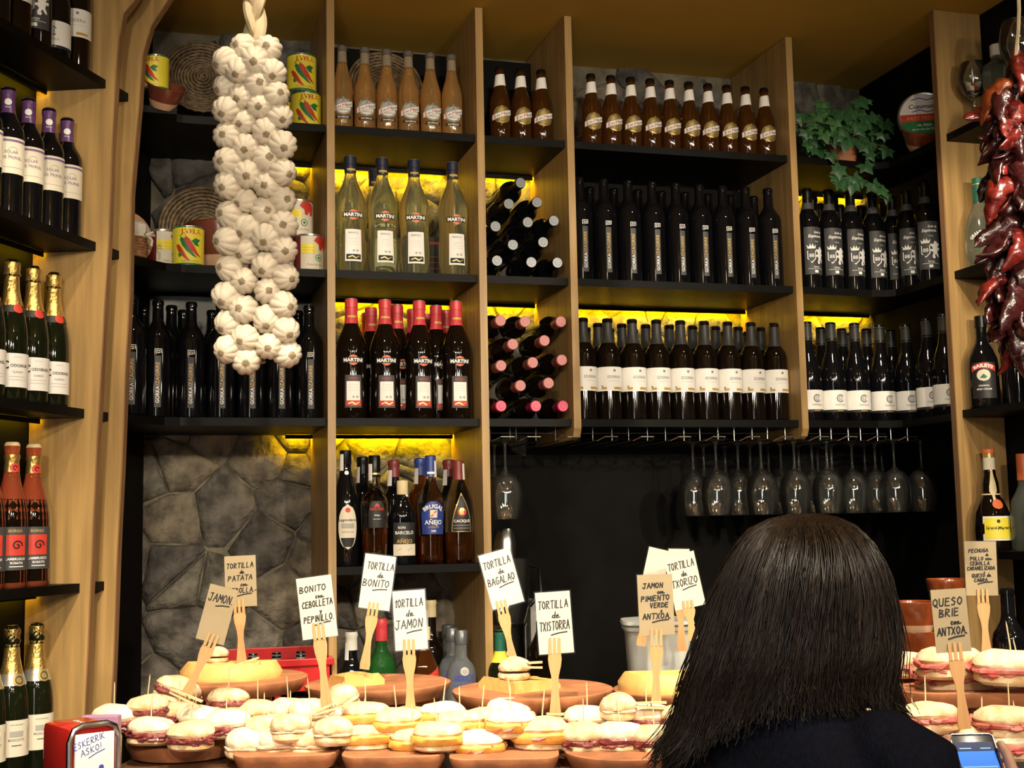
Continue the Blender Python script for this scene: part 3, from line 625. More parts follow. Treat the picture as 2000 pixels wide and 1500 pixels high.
b = spirit('vodka', 'vodka_bottle', absp, 'glass_vodka')
b.lathe('cap', [(.018, .268), (.0185, .270), (.0185, .304), (.016, .307), (0, .3075)], 'cap_silver'); b.label('medal', disc2d(.012, 16), .196, 'paper_grey', [(ring2d(.009, .010, 16), 0, 0, 'ink_white')], eps=.002)
b.label('print', rect2d(-.001, .001, -.001, .001, 1), .162, 'ink_blue', [(T('ABSOLUT', w=.062, h=.017, bold=.03), 0, .016, 'ink_blue'), (T('VODKA', w=.050, h=.017, bold=.03), 0, -.008, 'ink_blue'), (rect2d(-.026, .026, -.028, -.026), 0, 0, 'ink_blue'), (rect2d(-.026, .026, -.036, -.034), 0, 0, 'ink_blue')])
b = spirit('whisky_green', 'whisky_bottle', bordeaux(.345, .041, .0155, .62), 'glass_green'); b.sleeve('cap', .285, .344, 'cap_red', eps=.0018, top=True)
b.label('label', shape2d(lambda z: .034 if z < .03 else .034-(z-.03)*2.0, -.055, .046, 10), .150, 'paper_yellow', [(disc2d(.006, 10), 0, .034, 'ink_black'), (T('RARE', w=.022, bold=.02), 0, .014, 'ink_black'), (T('J&B', w=.054, bold=.05), 0, -.012, 'ink_red'), (T('SCOTCH WHISKY', w=.05), 0, -.038, 'ink_black')])
b = spirit('whisky_red', 'whisky_bottle', [(0, .005), (.037, 0), (.041, .006), (.041, .19), (.036, .215), (.022, .25), (.0165, .265), (.0160, .32), (0, .321)], 'glass_rum', seg=8)
b.sleeve('cap', .285, .319, 'cap_cream', eps=.0016, top=True); b.label('label', ([(x, y+x*.5) for x, y in rect2d(-.05, .05, -.026, .026, 12)[0]], rect2d(0, 1, 0, 1, 12)[1]), .165, 'ink_red', [(([(x, y+x*.5) for x, y in T('RED LABEL', w=.06, bold=.02)[0]], T('RED LABEL', w=.06, bold=.02)[1]), 0, 0, 'ink_gold')], eps=.002)
# lying bottles seen from the cap
for key, cap in (('lying_dark', 'cap_silver'), ('lying_red', 'cap_pink'), ('lying_magenta', 'cap_magenta')):
    b = Bottle('wine_bottle', bordeaux(.30, .0335, .0142, .63), 'glass_wine' if key != 'lying_dark' else 'glass_black')
    b.lathe('capsule', [(.0150, .238), (.0152, .285), (.0166, .287), (.0166, .298), (.015, .3008), (0, .3010)], 'cap_black' if key == 'lying_dark' else ('cap_pink' if key == 'lying_red' else 'cap_magenta'))
    b.lathe('capsule_top', [(.0148, .3005), (.0148, .3018), (.0075, .3018), (.0070, .3024), (0, .3024)], cap)
    b.label('label', rect2d(-.05, .05, -.035, .035, 14), .11, 'paper_white')
    P[key] = b.d

# ------------------------------------------------------------------ bottles on the back shelves
rj = random.Random(3)
STAND = []
def stand(o, key, wt, bounds): STAND.append([o, max(p[0] for p in RAD[key])+.0016, wt, bounds]); return o
ORD = 'first second third fourth fifth sixth seventh eighth ninth tenth'.split()
def row(key, spots, Z, label, group, Y=3.575, jit=.10, skip=()):
    lab0 = label
    for i_, s_ in enumerate(spots):
        label = lab0.replace('{o}', ORD[min(i_, 9)])
        px, py = s_[0], s_[1]; y = s_[2] if len(s_) > 2 else Y
        x = onY(px, py, y).x; o = place(P[key], (x, y, Z+.0003), label, rj.uniform(-jit, jit), group, skip=skip)
        bx = [v for v in (-.16, XA, XB, XC, XD, XR) if v <= x][-1], [v for v in (XA, XB, XC, XD, XR+.012) if v > x][0]
        stand(o, key, .12 if y < 3.62 else 1, bx)
def xs(pxs, py0, py1, *r): n = len(pxs); return [(p, py0+(py1-py0)*i/max(1, n-1), *r) for i, p in enumerate(pxs)]
row('fresca', xs([668, 712, 755, 797, 841, 880], 92, 115), ZS[0], '{o} clear grey-label beer bottle from the tin divider, before the woven tray', 'clear beer bottles on the upper shelf')
row('especial', xs([977, 1017, 1054], 128, 136), ZS[0], '{o} brown beer bottle from the clear beers, in the group of three', 'three brown beer bottles')
row('especial', xs([1160, 1198, 1234, 1271, 1307, 1344, 1381, 1415, 1451, 1484], 147, 175), ZS[0], '{o} brown gold-label beer bottle in the row of ten, counted towards the ivy', 'ten brown beer bottles in a row')
row('bianco', xs([684, 746, 808, 883], 309, 317), ZS[1], '{o} white-label clear vermouth bottle from the garlic side, dark blue cap, front row', 'white vermouth bottles')
row('bianco', [(731, 322, 3.70)], ZS[1], 'clear vermouth bottle standing half hidden behind the front row of white vermouths', None)
row('rosso', xs([686, 752, 818, 887], 590, 590), ZS[2], '{o} dark vermouth bottle with red capsule from the garlic side, front row', 'red vermouth bottles, front row')
row('rosso', [(765, 597, 3.675), (872, 596, 3.675), (736, 605, 3.745), (796, 606, 3.745), (861, 605, 3.76), (725, 611, 3.825), (782, 614, 3.83), (848, 611, 3.83)], ZS[2],
    'dark red vermouth bottle with red capsule, standing behind the front row of vermouths', 'red vermouth bottles, rear rows', jit=.4)
row('gorka', xs([1147, 1192, 1238, 1282, 1323, 1367, 1410, 1452, 1497], 347, 369), ZS[1], '{o} tall black strip-label bottle from the lying bottles, long middle shelf, front row', 'black bottles on the long middle shelf, front row', jit=.05)
row('gorka', xs([1168, 1215, 1259, 1300, 1343, 1387, 1428, 1471], 360, 380, 3.675), ZS[1], '{o} black bottle from the lying bottles, second row of the long middle shelf', 'black bottles on the long middle shelf, second row', jit=.3)
row('gorka', [(258, 600, 3.485), (309, 590, 3.555), (383, 592), (437, 592), (494, 593), (550, 594), (602, 594)], ZS[2], '{o} tall black strip-label bottle from the wooden arch, front row behind the garlic', 'black bottles behind the garlic, front row', jit=.05)
row('gorka', [(295, 614, 3.66), (328, 607, 3.645), (362, 616, 3.70), (414, 616, 3.70), (466, 615, 3.70), (523, 615, 3.69), (582, 604, 3.67)], ZS[2], 'tall black wine bottle in the second row behind the garlic braid', 'black bottles behind the garlic, second row', jit=.3)
row('ederra', xs([1126, 1171, 1217, 1262, 1308, 1354, 1399, 1444, 1485.5], 622, 631), ZS[2], '{o} white-label wine bottle from the lying bottles, front row above the glass rack', 'white-label wine bottles, front row', jit=.06)
row('ederra', [(p, 640, 3.665) for p in (1160, 1206, 1251, 1296, 1339, 1384, 1427, 1467, 1498)]+[(p, 648, 3.755) for p in (1150, 1190, 1234, 1285, 1326, 1371, 1415, 1455)], ZS[2],
    'dark wine bottle with grey capsule, behind the front row of white-label wines', 'white-label wine bottles, rear rows', jit=.4)
row('lion', [(1575, 370), (1617, 373), (1659, 375), (1702, 383, 3.585), (1741, 387, 3.60)], ZS[1], '{o} white-lion-label bottle from the long shelf divider, front row under the ivy', 'lion-label bottles under the ivy')
row('lion', [(1586, 383, 3.665), (1627, 383, 3.665), (1601, 395, 3.745), (1643, 398, 3.745), (1682, 403, 3.735), (1719, 395, 3.70)], ZS[1], 'black lion-label wine bottle standing behind others under the ivy', 'lion-label bottles, rear rows', jit=.4)
for px, py, x in ((1768, 368, 2.342), (1804, 357, 2.345)):
    q = onX(px, py, x); stand(place(P['lion'], (x, q.y, ZS[1]+.0003), 'black lion-label wine bottle against the side wall next to the wooden post', -.35, 'lion-label bottles at the side wall'), 'lion', .12, None)
row('castillo', [(1578, 632), (1622, 632), (1664, 633), (1716, 632, 3.588)], ZS[2], '{o} low-label dark wine bottle from the divider, front row of the corner shelf', 'low-label wine bottles, corner shelf')
for px, py, x in ((1767, 628, 2.342), (1808, 622, 2.343), (1841, 615, 2.343)):
    q = onX(px, py, x); stand(place(P['castillo'], (x, q.y, ZS[2]+.0003), 'long-necked dark wine bottle with low white label, lined up along the side wall', -.35, 'low-label wine bottles along the side wall'), 'castillo', .12, None)
row('castillo', [(1603, 650, 3.675), (1645, 655, 3.69), (1687, 640, 3.675), (1612, 646, 3.765), (1655, 648, 3.78), (1738, 636, 3.675)], ZS[2], 'long-necked dark wine bottle behind the front row of the corner shelf', 'low-label wine bottles, rear row', jit=.4)
# rums
row('legend', [(677, 882)], ZS[3], 'slim black rum bottle with tall oval cream label', None, jit=0)
row('teresa', [(735, 890)], ZS[3], 'faceted clear rum bottle with black and red label and black cap', None, jit=0)
row('dk_black', [(708, 885, 3.70)], ZS[3], 'dark bottle with black cap behind the faceted rum bottle', None)
row('barcelo', [(775, 941, 3.58)], ZS[3], 'squat black rum bottle with gold cap and cream label foot', None, jit=0)
row('dk_maroon', [(769, 894, 3.70)], ZS[3], 'dark bottle with maroon cap and tax strip behind the squat rum bottle', None)
row('brugal', [(833, 886)], ZS[3], 'clear rum bottle with arched blue label and blue capsule', None, jit=0)
row('dk_blue', [(820, 892, 3.70)], ZS[3], 'bottle with dark blue cap half hidden behind the blue-label rum', None)
row('cacique', [(893, 898)], ZS[3], 'clear rum bottle with pointed arch black label and white tax strip', None, jit=0)
row('dk_maroon', [(876, 901, 3.69)], ZS[3], 'dark bottle with maroon cap behind the pointed-label rum', None)
# on the back counter
row('dk_white', [(686, 1224, 3.56)], BC, 'dark liqueur bottle with white cap on the back counter', None)
row('whisky_green', [(744, 1199, 3.58)], BC, 'green whisky bottle with red cap and yellow label', None, jit=0)
row('whisky_red', [(828, 1216, 3.55)], BC, 'square whisky bottle with slanted red label on the back counter', None, jit=0)
row('dk_cream', [(854, 1163, 3.72)], BC, 'tall dark bottle with cream capsule behind the vodka bottles', None)
row('vodka', [(900, 1222, 3.555)], BC, 'clear vodka bottle with blue print and silver cap, in front of its two twins', None, jit=0)
row('vodka', [(878, 1217, 3.66), (866, 1213, 3.75)], BC, 'clear vodka bottle with silver cap standing behind the front vodka bottle', 'rear vodka bottles')
row('dk_red', [(1056, 1146, 3.55)], BC, 'dark wine bottle with red capsule on the back counter by the steel shaker', None)
b = Bottle('wine_bottle', bordeaux(.31, .0375, .0145, .62), 'glass_green_dark'); b.sleeve('capsule', .25, .308, 'cap_green', top=True).sleeve('neck_label', .22, .25, 'paper_yellow'); P['olive'] = b.d; RAD['olive'] = b.prof
q = onY(976, 1240, 3.5); place(P['olive'], (q.x, 3.5, BC), 'dark green bottle with green capsule in front of the steel shaker')
# lying stacks
def lie(key, spots, label, group):
    for px, py in spots:
        q = onY(px, py, 3.502); m = Matrix.Translation((q.x, 3.502+.3024, q.z)) @ Matrix.Rotation(PI/2, 4, 'X') @ Matrix.Rotation(rj.uniform(0, 6), 4, 'Z')
        place(P[key], (0, 0, 0), label, 0, group, mtx=m)
lie('lying_dark', [(1017, 357), (994, 398), (1049, 395), (968, 442), (1031, 434), (1082, 431), (1002, 478), (1061, 473), (971, 509), (1038, 512), (1089, 513)], 'black wine bottle lying in the upper stack, silver capsule end towards the bar', 'lying bottles with silver capsules')
lie('lying_red', [(978, 626), (1026, 628), (1096, 628), (1002, 672), (1064, 665), (979, 714), (1041, 708), (1098, 703), (1017, 753), (1072, 748)], 'dark wine bottle lying in the lower stack, dull pink capsule end towards the bar', 'lying bottles with pink capsules')
lie('lying_magenta', [(979, 793), (1047, 793), (1100, 793)], 'wine bottle with bright magenta capsule, lying at the bottom of the lower stack', 'lying bottles with magenta capsules')

# ------------------------------------------------------------------ bottles on the left shelving
def lrow(key, spots, k, label, group, inset=.055, jit=.08, rz=.0):
    z, a = LS[k]; Q = Vector((*a, 0))-PD*inset; nrm = Vector((FD.y, -FD.x, 0))
    for i, (px, py) in enumerate(spots):
        d = ray(px, py); t = (Q-EYE).dot(nrm)/d.dot(nrm); q = EYE+d*t
        lab = label.replace('{o}', ORD[len(spots)-1-i]) if isinstance(label, str) else label[i]
        kk = key if isinstance(key, str) else key[i]; stand(place(P[kk], (q.x, q.y, z+.0003), lab, rz+rj.uniform(-jit, jit), group), kk, .12, None)
lrow(['gorka', 'ederra', 'lion', 'castillo', 'ederra'], [(33, 40), (64, 70), (96, 60), (131, 80), (160, 60)], 0,
     ['tall black bottle with strip label on the top shelf of the angled unit', 'dark bottle with white label between two black ones on the angled unit', 'black lion-label bottle on the top shelf of the angled unit', 'dark bottle with low white label on the top shelf of the angled unit', 'white-label wine bottle touching the wooden panel on the top shelf'], None, jit=.03, inset=.062)
lrow('solar', [(-14, 140), (10, 158), (36, 176), (66, 193), (97, 213), (140, 231)], 1, '{o} purple-capsule cream-label wine bottle from the wooden panel of the angled unit', 'purple-capsule wines', rz=.12)
lrow('cava', [(-12, 495), (28, 508), (67, 521), (106, 533)], 2, '{o} gold-foil cava bottle with red seal from the wooden panel', 'gold-foil cavas with red seal', rz=.28, jit=.03)
lrow('lambrusco', [(-16, 872), (23, 874), (63, 875)], 3, '{o} red-swirl sparkling rosé bottle from the wooden panel', 'red-swirl rosé bottles', rz=.22, jit=.03)
lrow('moscato', [(-20, 1236), (24, 1227), (73, 1217)], 4, '{o} gold-foil silver-collar sparkling wine bottle from the wooden panel', 'silver-collar sparkling wines', rz=.2, jit=.03)

# bottles that would touch are set a few millimetres apart
for it in range(90):
    for i in range(len(STAND)):
        a = STAND[i]
        for j in range(i):
            c = STAND[j]
            if abs(a[0].location.z-c[0].location.z) > .05: continue
            dx = a[0].location.x-c[0].location.x; dy = a[0].location.y-c[0].location.y; d = math.hypot(dx, dy); m = a[1]+c[1]-d
            if m > 0 and d > 1e-6:
                wa, wc = a[2]/(a[2]+c[2]), c[2]/(a[2]+c[2])
                a[0].location.x += dx/d*m*wa; a[0].location.y += dy/d*m*wa; c[0].location.x -= dx/d*m*wc; c[0].location.y -= dy/d*m*wc
    for o, r, wt, bx in STAND:
        if not bx and o.location.x < 0:
            dd = (o.location-Vector((-.13, 3.28, 0))).dot(Vector((.355, .935, 0)))+r+.002
            if dd > 0: o.location -= FD*(dd/.987)
        if bx:
            o.location.x = min(max(o.location.x, bx[0]+.012+r), bx[1]-.012-r); o.location.y = min(max(o.location.y, 3.515+r*.6 if bx[0] > 0 else 3.45), YB-.030-r)

# ------------------------------------------------------------------ tins, baskets and pots behind the garlic
pep = lambda s: [(-.020*s, .022*s), (-.014*s, .027*s), (-.006*s, .020*s), (.004*s, .004*s), (.014*s, -.014*s), (.026*s, -.028*s), (.012*s, -.022*s), (-.002*s, -.010*s), (-.014*s, .006*s)]
canp = [(0, .001), (.040, 0), (.0425, .002), (.0425, .005), (.0415, .007), (.0415, .104), (.0425, .106), (.0425, .110), (.040, .111), (.039, .108), (0, .108)]
b = Bottle('food_tin', canp, 'tin', cat='tin'); b.d['parts'][0] = ('tin_body', b.d['parts'][0][1], [])
b.sleeve('green_rim', .1055, .1105, 'paper_green', eps=.0004, n=2); b.sleeve('green_rim', .001, .0065, 'paper_green', eps=.0008, n=2)
b.label('label', rect2d(-.124, .124, -.049, .049, 40), .056, 'paper_yellow',
   [(T('J.VELA', w=.056, h=.018, bold=.03), .002, .036, 'ink_red'), (poly2d(pep(1.05)), .004, -.004, 'ink_red', 1.6), (poly2d(pep(1.05)), -.008, -.006, 'paper_green', 1.3), (poly2d(pep(.9)), -.022, -.020, 'ink_red', 1), (poly2d([(.0, .012), (.012, .020), (.026, .016), (.018, .006), (.024, -.002), (.010, .0)]), .002, 0, 'paper_green'),
    (ribbon([(-.016, .024), (-.018, .032)], .002), .004, -.004, 'paper_green'), (ribbon([(-.016, .024), (-.020, .034)], .002), -.008, -.006, 'paper_green'), (poly2d([(-.034, -.024), (-.022, -.014), (-.020, -.028), (-.030, -.034)]), 0, 0, 'paper_green'), (T('GUINDILLAS RIOJANAS', w=.05), 0, -.044, 'ink_grey')])
P['vela'] = b.d
b = Bottle('food_tin', canp, 'tin', cat='tin'); b.d['parts'][0] = ('tin_body', b.d['parts'][0][1], [])
blob = poly2d([(.0, .01), (.008, .022), (.022, .026), (.040, .020), (.046, .004), (.042, -.014), (.034, -.018), (.030, -.004), (.024, -.016), (.016, -.014), (.014, .0)])
b.label('label', rect2d(-.120, .120, -.048, .048, 40), .056, 'paper_cream',
   [(blob, .002, .024, 'ink_red', 1), (rect2d(-.034, .008, -.010, .016), 0, .008, 'paper_yellow', 2), (rect2d(-.030, .002, .014, .0145), 0, 0, 'ink_red', 3), (rect2d(-.030, .002, .006, .0065), 0, 0, 'ink_red', 3), (ring2d(.008, .0102, 16), .016, -.014, 'paper_green', 1), (disc2d(.004, 8), .016, -.014, 'paper_green'), (T('Pulpa de Ñora', w=.05, shear=.3, bold=0), .008, -.034, 'ink_grey'), (rect2d(-.12, -.036, -.048, .048, 10), 0, 0, 'cap_maroon')])
P['nora'] = b.d
def can(key, px, py, Y, Z, label, rz=.1, group=None): q = onY(px, py, Y); return place(P[key], (q.x, Y, Z), label, rz, group)
can('vela', 598, 200, 3.60, ZS[0]+.0003, 'yellow pepper tin at the bottom of the pair by the divider'); can('vela', 589, 130, 3.60, ZS[0]+.1118, 'yellow pepper tin stacked on top of another by the divider')
can('vela', 550, 205, 3.69, ZS[0]+.0003, 'yellow pepper tin half hidden behind garlic and stacked tins')
can('vela', 368, 480, 3.565, ZS[1]+.0003, 'yellow pepper tin in front of the large brown clay pot')
can('nora', 318, 480, 3.62, ZS[1]+.0003, 'red pepper tin beside the yellow tin and wicker bottle', .45)
can('nora', 604, 480, 3.60, ZS[1]+.0003, 'red pepper tin at the foot of the divider on the lower shelf', .15); can('nora', 583, 405, 3.65, ZS[1]+.1118, 'red pepper tin raised on another tin behind', -.1); can('nora', 580, 470, 3.70, ZS[1]+.0003, 'red pepper tin below the raised one, mostly hidden', -.1)
# woven discs leaning on the wall
def woven(px, py, Y, r, label, tilt=.18, arch=False):
    q = onY(px, py, Y); o = thing('woven_tray', label, 'basket', q, (-tilt, 0, 0))
    n = 13
    for k in range(n):
        rk = r*(k+.6)/n; mb = MB(); seg = max(10, int(rk*2*PI/.011)); 
        pts = [(rk*math.cos(2*PI*i/seg), -.006*math.cos(k*.5)+.0035*((i+k) % 2), rk*math.sin(2*PI*i/seg)) for i in range(seg+1)]
        mb.tube(pts, [r/n*.56*(1 if (i+k) % 2 else .8) for i in range(seg+1)], 6, caps=False); mb.obj('woven_ring', 'wicker', o, sharp=80)
    return o
woven(395, 150, 3.78, .118, 'round woven grass tray behind the garlic on the upper shelf')
woven(752, 170, 3.77, .118, 'round woven grass tray behind the clear beer bottles')
woven(400, 450, 3.835, .135, 'round woven grass tray behind the large clay pot', .08)
# tilted clay bowl with a tin lying in it
def clay_bowl(name, label, loc, rot, r, h, group=None, outer='clay_brown', foot='clay_pale', inner=None):
    o = thing(name, label, 'bowl', loc, rot, group)
    MB().lathe([(0, 0), (r*.62, 0), (r*.70, h*.12), (r*.80, h*.34)], 28).obj('unglazed_foot', foot, o)
    MB().lathe([(r*.803, h*.335), (r*.93, h*.62), (r, h*.86), (r*1.02, h*.97), (r*.99, h), (r*.94, h*.98), (r*.90, h*.82), (r*.72, h*.30), (0, h*.14)], 28).obj('glazed_bowl', inner or outer, o)
    return o
q = onY(308, 188, 3.46)
clay_bowl('clay_bowl', 'brown glazed clay bowl tilted towards the bar beside the arch', q+Vector((.012, .0, -.03)), (.55, .20, 0), .050, .062)
mt = Matrix.Translation(q+Vector((-.006, -.012, .010))) @ Matrix.Rotation(.10, 4, 'X') @ Matrix.Rotation(-.5, 4, 'Z'); place(P['vela'], (0, 0, 0), 'yellow pepper tin standing in the tilted brown clay bowl', mtx=mt @ Matrix.Scale(.82, 4))
MB().box((q.x-.06, 3.44, ZS[0]-.0218), (q.x+.05, 3.52, ZS[0]-.003)).obj('shelf', 'shelf_black', unit).matrix_parent_inverse = Matrix.Translation(-Vector(unit.location))
q = onY(432, 450, 3.68); clay_bowl('clay_pot', 'large reddish brown glazed clay pot on the middle shelf behind garlic', (q.x, 3.68, ZS[1]+.0005), (0, 0, 0), .108, .145)
# small wicker-covered jar with cloth cap and bow
q = onY(262, 480, 3.47); o = thing('wicker_jar', 'small wicker covered jar with tied cloth cap beside the arch', 'jar', (q.x, 3.47, ZS[1]+.0005))
for k in range(7): MB().tube([(.032*math.cos(a*PI/10)*(1-.02*abs(k-3)), .032*math.sin(a*PI/10), .005+k*.008+.001*(a % 2)) for a in range(21)], .0045, 6, caps=False).obj('wicker_band', 'wicker_red', o)
MB().lathe([(0, .002), (.029, 0), (.030, .055), (0, .056)], 16).obj('jar', 'clay_brown', o)
MB().lathe([(.034, .056), (.028, .062), (.034, .070), (.034, .090), (.026, .098), (0, .101)], 20, lobe=lambda t, z: .06*math.sin(9*t)).obj('cloth_cap', 'cloth', o)
MB().tube([(.03, -.018, .062), (.048, -.02, .070), (.052, -.022, .060), (.034, -.02, .062), (.046, -.024, .046), (.044, -.026, .030)], .0035, 6).obj('bow', 'cloth', o)
# round wooden lid leaning by the arch
q = onY(262, 405, 3.52); o = thing('clay_plate', 'pale plate edge leaning upright beside the arch on the middle shelf', 'plate', (q.x-.02, 3.56, ZS[1]+.075), (PI/2, 0, .5)); MB().lathe([(0, 0), (.05, 0), (.072, .006), (.074, .009), (.05, .004), (0, .003)], 28).obj('plate_body', 'clay_pale', o)
# boxed red card behind the vermouth
q = onY(851, 490, 3.72); o = thing('bottle_box', 'narrow dark carton with red print between the white vermouths', 'box', (q.x, 3.74, ZS[1]+.0003)); MB().rbox((-.026, -.02, 0), (.026, .02, .155), .002).obj('carton', 'paper_black', o, smooth=False)
v, f = T('menta', w=.036, bold=.02); MB().add([(x, -.0206, z+.135) for x, z in v], f).obj('lettering', 'ink_red', o)
for k in range(5): MB().box((-.018, -.0206, .02+k*.018), (.018, -.0201, .0212+k*.018)).obj('print_line', 'ink_red', o, smooth=False)

# ------------------------------------------------------------------ garlic braid
M('garlic', (.56, .49, .38), .6, var=.10, vs=30, col2=(.46, .39, .30), bump=.15, bs=70, sss=.08); M('garlic_root', (.40, .31, .19), .9, var=.3, vs=90, bump=1, bs=200); M('braid', (.46, .36, .22), .8, var=.25, vs=20, stretch=(1, 1, .2), bump=.5, bs=60)
GD = 2.85; gp = []
for x, y in [(655,250),(780,258),(565,328),(718,325),(632,372),(812,382),(565,457),(730,438),(645,505),(830,493),(565,578),(745,558),(845,610),(660,643),(772,690),(570,712),(862,762),(670,773),(780,832),(572,846),(865,902),(674,913),(782,968),(572,970),(862,1043),(660,1050),(768,1105),(578,1123),(866,1175),(668,1195),(776,1245),(568,1262),(868,1310),(668,1315),(772,1392),(580,1402),(880,1450),(660,1470)]: gp.append((230+x/2.678, y/2.678))
gp += [(523,568),(442,579),(555,596),(475,605),(522,625),(445,633),(559,645),(479,661),(525,676),(443,683),(562,691),(481,704)]
gb = thing('garlic_braid', 'long hanging braid of dried white garlic bulbs', 'garlic', atD(497, 0, GD+.05))
rg = random.Random(5); gmesh = []
for k in range(5):
    ph = rg.uniform(0, 6); nl = rg.choice((8, 9, 10))
    pr = [(.0004, -.0275), (.006, -.0272), (.0115, -.0262), (.020, -.0215), (.0275, -.012), (.0315, .000), (.0305, .011), (.024, .022), (.014, .030), (.007, .036), (.005, .046), (.0045, .058)]
    a = MB().lathe(pr, 72, lobe=lambda t, z, n=nl, p=ph: (.20*abs(math.sin(n*.5*t+p))**.55-.15)*max(0, 1-abs(z+.006)/.034)+.03*math.sin(2*t+p)).mesh('garlic_bulb', 'garlic', sharp=80)
    rt = MB(); rt.lathe([(.0088, -.0258), (.0080, -.0278), (.005, -.0290), (0, -.0293)], 14, lobe=lambda t, z: .10*math.sin(4*t+ph)+.08*math.sin(9*t)+.06*math.sin(15*t)); gmesh.append((a, rt.mesh('root_plate', 'garlic_root', sharp=30)))
ax = Vector((0, 0, 1)); Minv = Matrix.Translation(-gb.location)
for i, (px, py) in enumerate(gp):
    p = atD(px, py, GD-.02+rg.uniform(-.012, .012)); cx = 497 + (py/700)*8
    lr = (px-cx)/70.0
    d = (-FW + RT*(lr*.7+rg.uniform(-.4, .4)) - UP*rg.uniform(-.1, .6)).normalized()       # root end looks at the room
    m = Matrix.Translation(p) @ (-d).to_track_quat('Z', 'Y').to_matrix().to_4x4() @ Matrix.Rotation(rg.uniform(0, 6), 4, 'Z') @ Matrix.Scale(rg.uniform(.94, 1.08), 4)
    a, rt = gmesh[i % 5]; o = link('garlic_bulb', a, gb); o.matrix_world = m; o.matrix_parent_inverse = Minv; o.matrix_basis = m; link('root_plate', rt, o)
for s_ in range(3):
    top = []; 
    for k in range(64):
        py = -60+k*12.2; t = k*.42+s_*2*PI/3; wd = 13 if py < 90 else 9; off = 0
        top.append(atD(497+py*.008+math.sin(t)*wd+off, py, GD+.035+.012*math.sin(2*t)))
    o = MB().tube(top, [.0135 if k < 13 else .0095 for k in range(64)], 8, flat=.8).obj('braid_strand', 'braid', gb); o.matrix_parent_inverse = Minv
for sx_ in (-1, 1):
    o = MB().tube([atD(497+sx_*(4+30*min(1, k/6)), 85+k*27, GD+.02) for k in range(23)], .0095, 8).obj('stalk_bundle', 'braid', gb); o.matrix_parent_inverse = Minv

# ------------------------------------------------------------------ ivy and the tuna tin in the corner
M('leaf', (.045, .13, .045), .38, var=.3, vs=40, col2=(.018, .06, .024), spec=.4); M('leaf_light', (.075, .19, .06), .38, var=.3, vs=40, col2=(.03, .09, .03), spec=.4); M('stem', (.09, .09, .04), .6)
q = onY(1640, 300, 3.62); iv = thing('potted_ivy', 'green trailing ivy in a small terracotta pot on the corner shelf', 'plant', (q.x, 3.60, ZS[0]))
MB().lathe([(0, 0), (.038, 0), (.050, .075), (.0505, .076), (.056, .077), (.058, .098), (.052, .099), (.047, .090), (.030, .02), (0, .02)], 26).obj('pot', 'terracotta', iv)
MB().lathe([(0, .088), (.047, .090)], 20).obj('soil', 'wicker', iv)
lo = [(0, 0), (.010, -.012), (.030, -.016), (.022, .002), (.034, .018), (.016, .020), (0, .048), (-.016, .020), (-.034, .018), (-.022, .002), (-.030, -.016), (-.010, -.012)]
def leafmesh(nm, mat, k):
    vs = [(0, .006, .004)]+[(x, y, -.010*abs(x)/.034*k - (.006*(y/.048)**2 if y > 0 else .004)) for x, y in lo]; fs = [(0, i+1, (i+1) % 12+1) for i in range(12)]
    mb = MB().add(vs, fs); b2 = MB().add(vs, fs); return mb.mesh(nm, mat, sharp=60)
LM = [leafmesh('leaf', 'leaf', 1), leafmesh('leaf', 'leaf_light', .6), leafmesh('leaf', 'leaf', 1.8)]
ri = random.Random(9)
def add_leaf(pos, sc, face):
    up_ = Vector((ri.uniform(-.7, .7), ri.uniform(-.2, .2), -1)).normalized(); z = face.normalized(); x = up_.cross(z).normalized(); y = z.cross(x)
    m = Matrix((x, y, z)).transposed().to_4x4(); m.translation = pos-iv.location
    o = link('leaf', LM[ri.randrange(3)], iv); o.matrix_basis = m @ Matrix.Scale(sc, 4)
for k in range(130):
    a = ri.uniform(0, 2*PI); e = ri.uniform(-.55, 1); rr_ = ri.uniform(.55, 1.05)
    p = Vector((q.x, 3.585, ZS[0]+.105))+Vector((.150*math.cos(a)*math.sqrt(1-e*e*.8)*rr_, .10*math.sin(a)*rr_*math.sqrt(1-e*e*.8), .115*e*rr_))
    if p.y > 3.585 and ri.random() < .4: continue
    if abs(p.x-q.x) < .045 and -.01 < p.z-ZS[0] < .10 and p.y < 3.58 and ri.random() < .55: continue
    p.y = min(p.y, 3.74); p.x = max(p.x, XD+.02)
    add_leaf(p, ri.uniform(.55, 1.05), (p-Vector((q.x, 3.66, ZS[0]+.08))).normalized()*.5+Vector((-.25, -1, .25)))
trail = [(1625, 300), (1640, 330), (1652, 350), (1668, 358), (1688, 352), (1706, 358), (1722, 368), (1736, 380), (1645, 325), (1632, 345), (1668, 345), (1565, 225), (1552, 245), (1575, 255), (1590, 290), (1700, 300), (1735, 290), (1728, 262), (1690, 320), (1640, 358)]
for px, py in trail: add_leaf(onY(px, py, 3.485 if py > 300 else 3.5), ri.uniform(.65, .95), Vector((ri.uniform(-.3, .2), -1, ri.uniform(0, .5))))
for path in ([(1640, 250), (1630, 300), (1645, 340), (1690, 352), (1736, 378)], [(1630, 245), (1585, 235), (1552, 242)], [(1650, 250), (1700, 280), (1735, 288)]):
    MB().tube([onY(a, b_, 3.50)-iv.location for a, b_ in path], .0014, 5).obj('stem', 'stem', iv)
q = onX(1802, 262, 2.335); tb = clay_bowl('clay_bowl', 'shallow clay bowl tilted on the corner shelf holding a large round tin', q+Vector((.0, 0, -.052)), (.42, -.28, .2), .070, .068, outer='terracotta_glaze')
tt = thing('fish_tin', 'large round tin with blue, red and green lid standing in the clay bowl', 'tin', q+Vector((-.005, -.012, .045)), (PI/2-.12, 0, -.45))
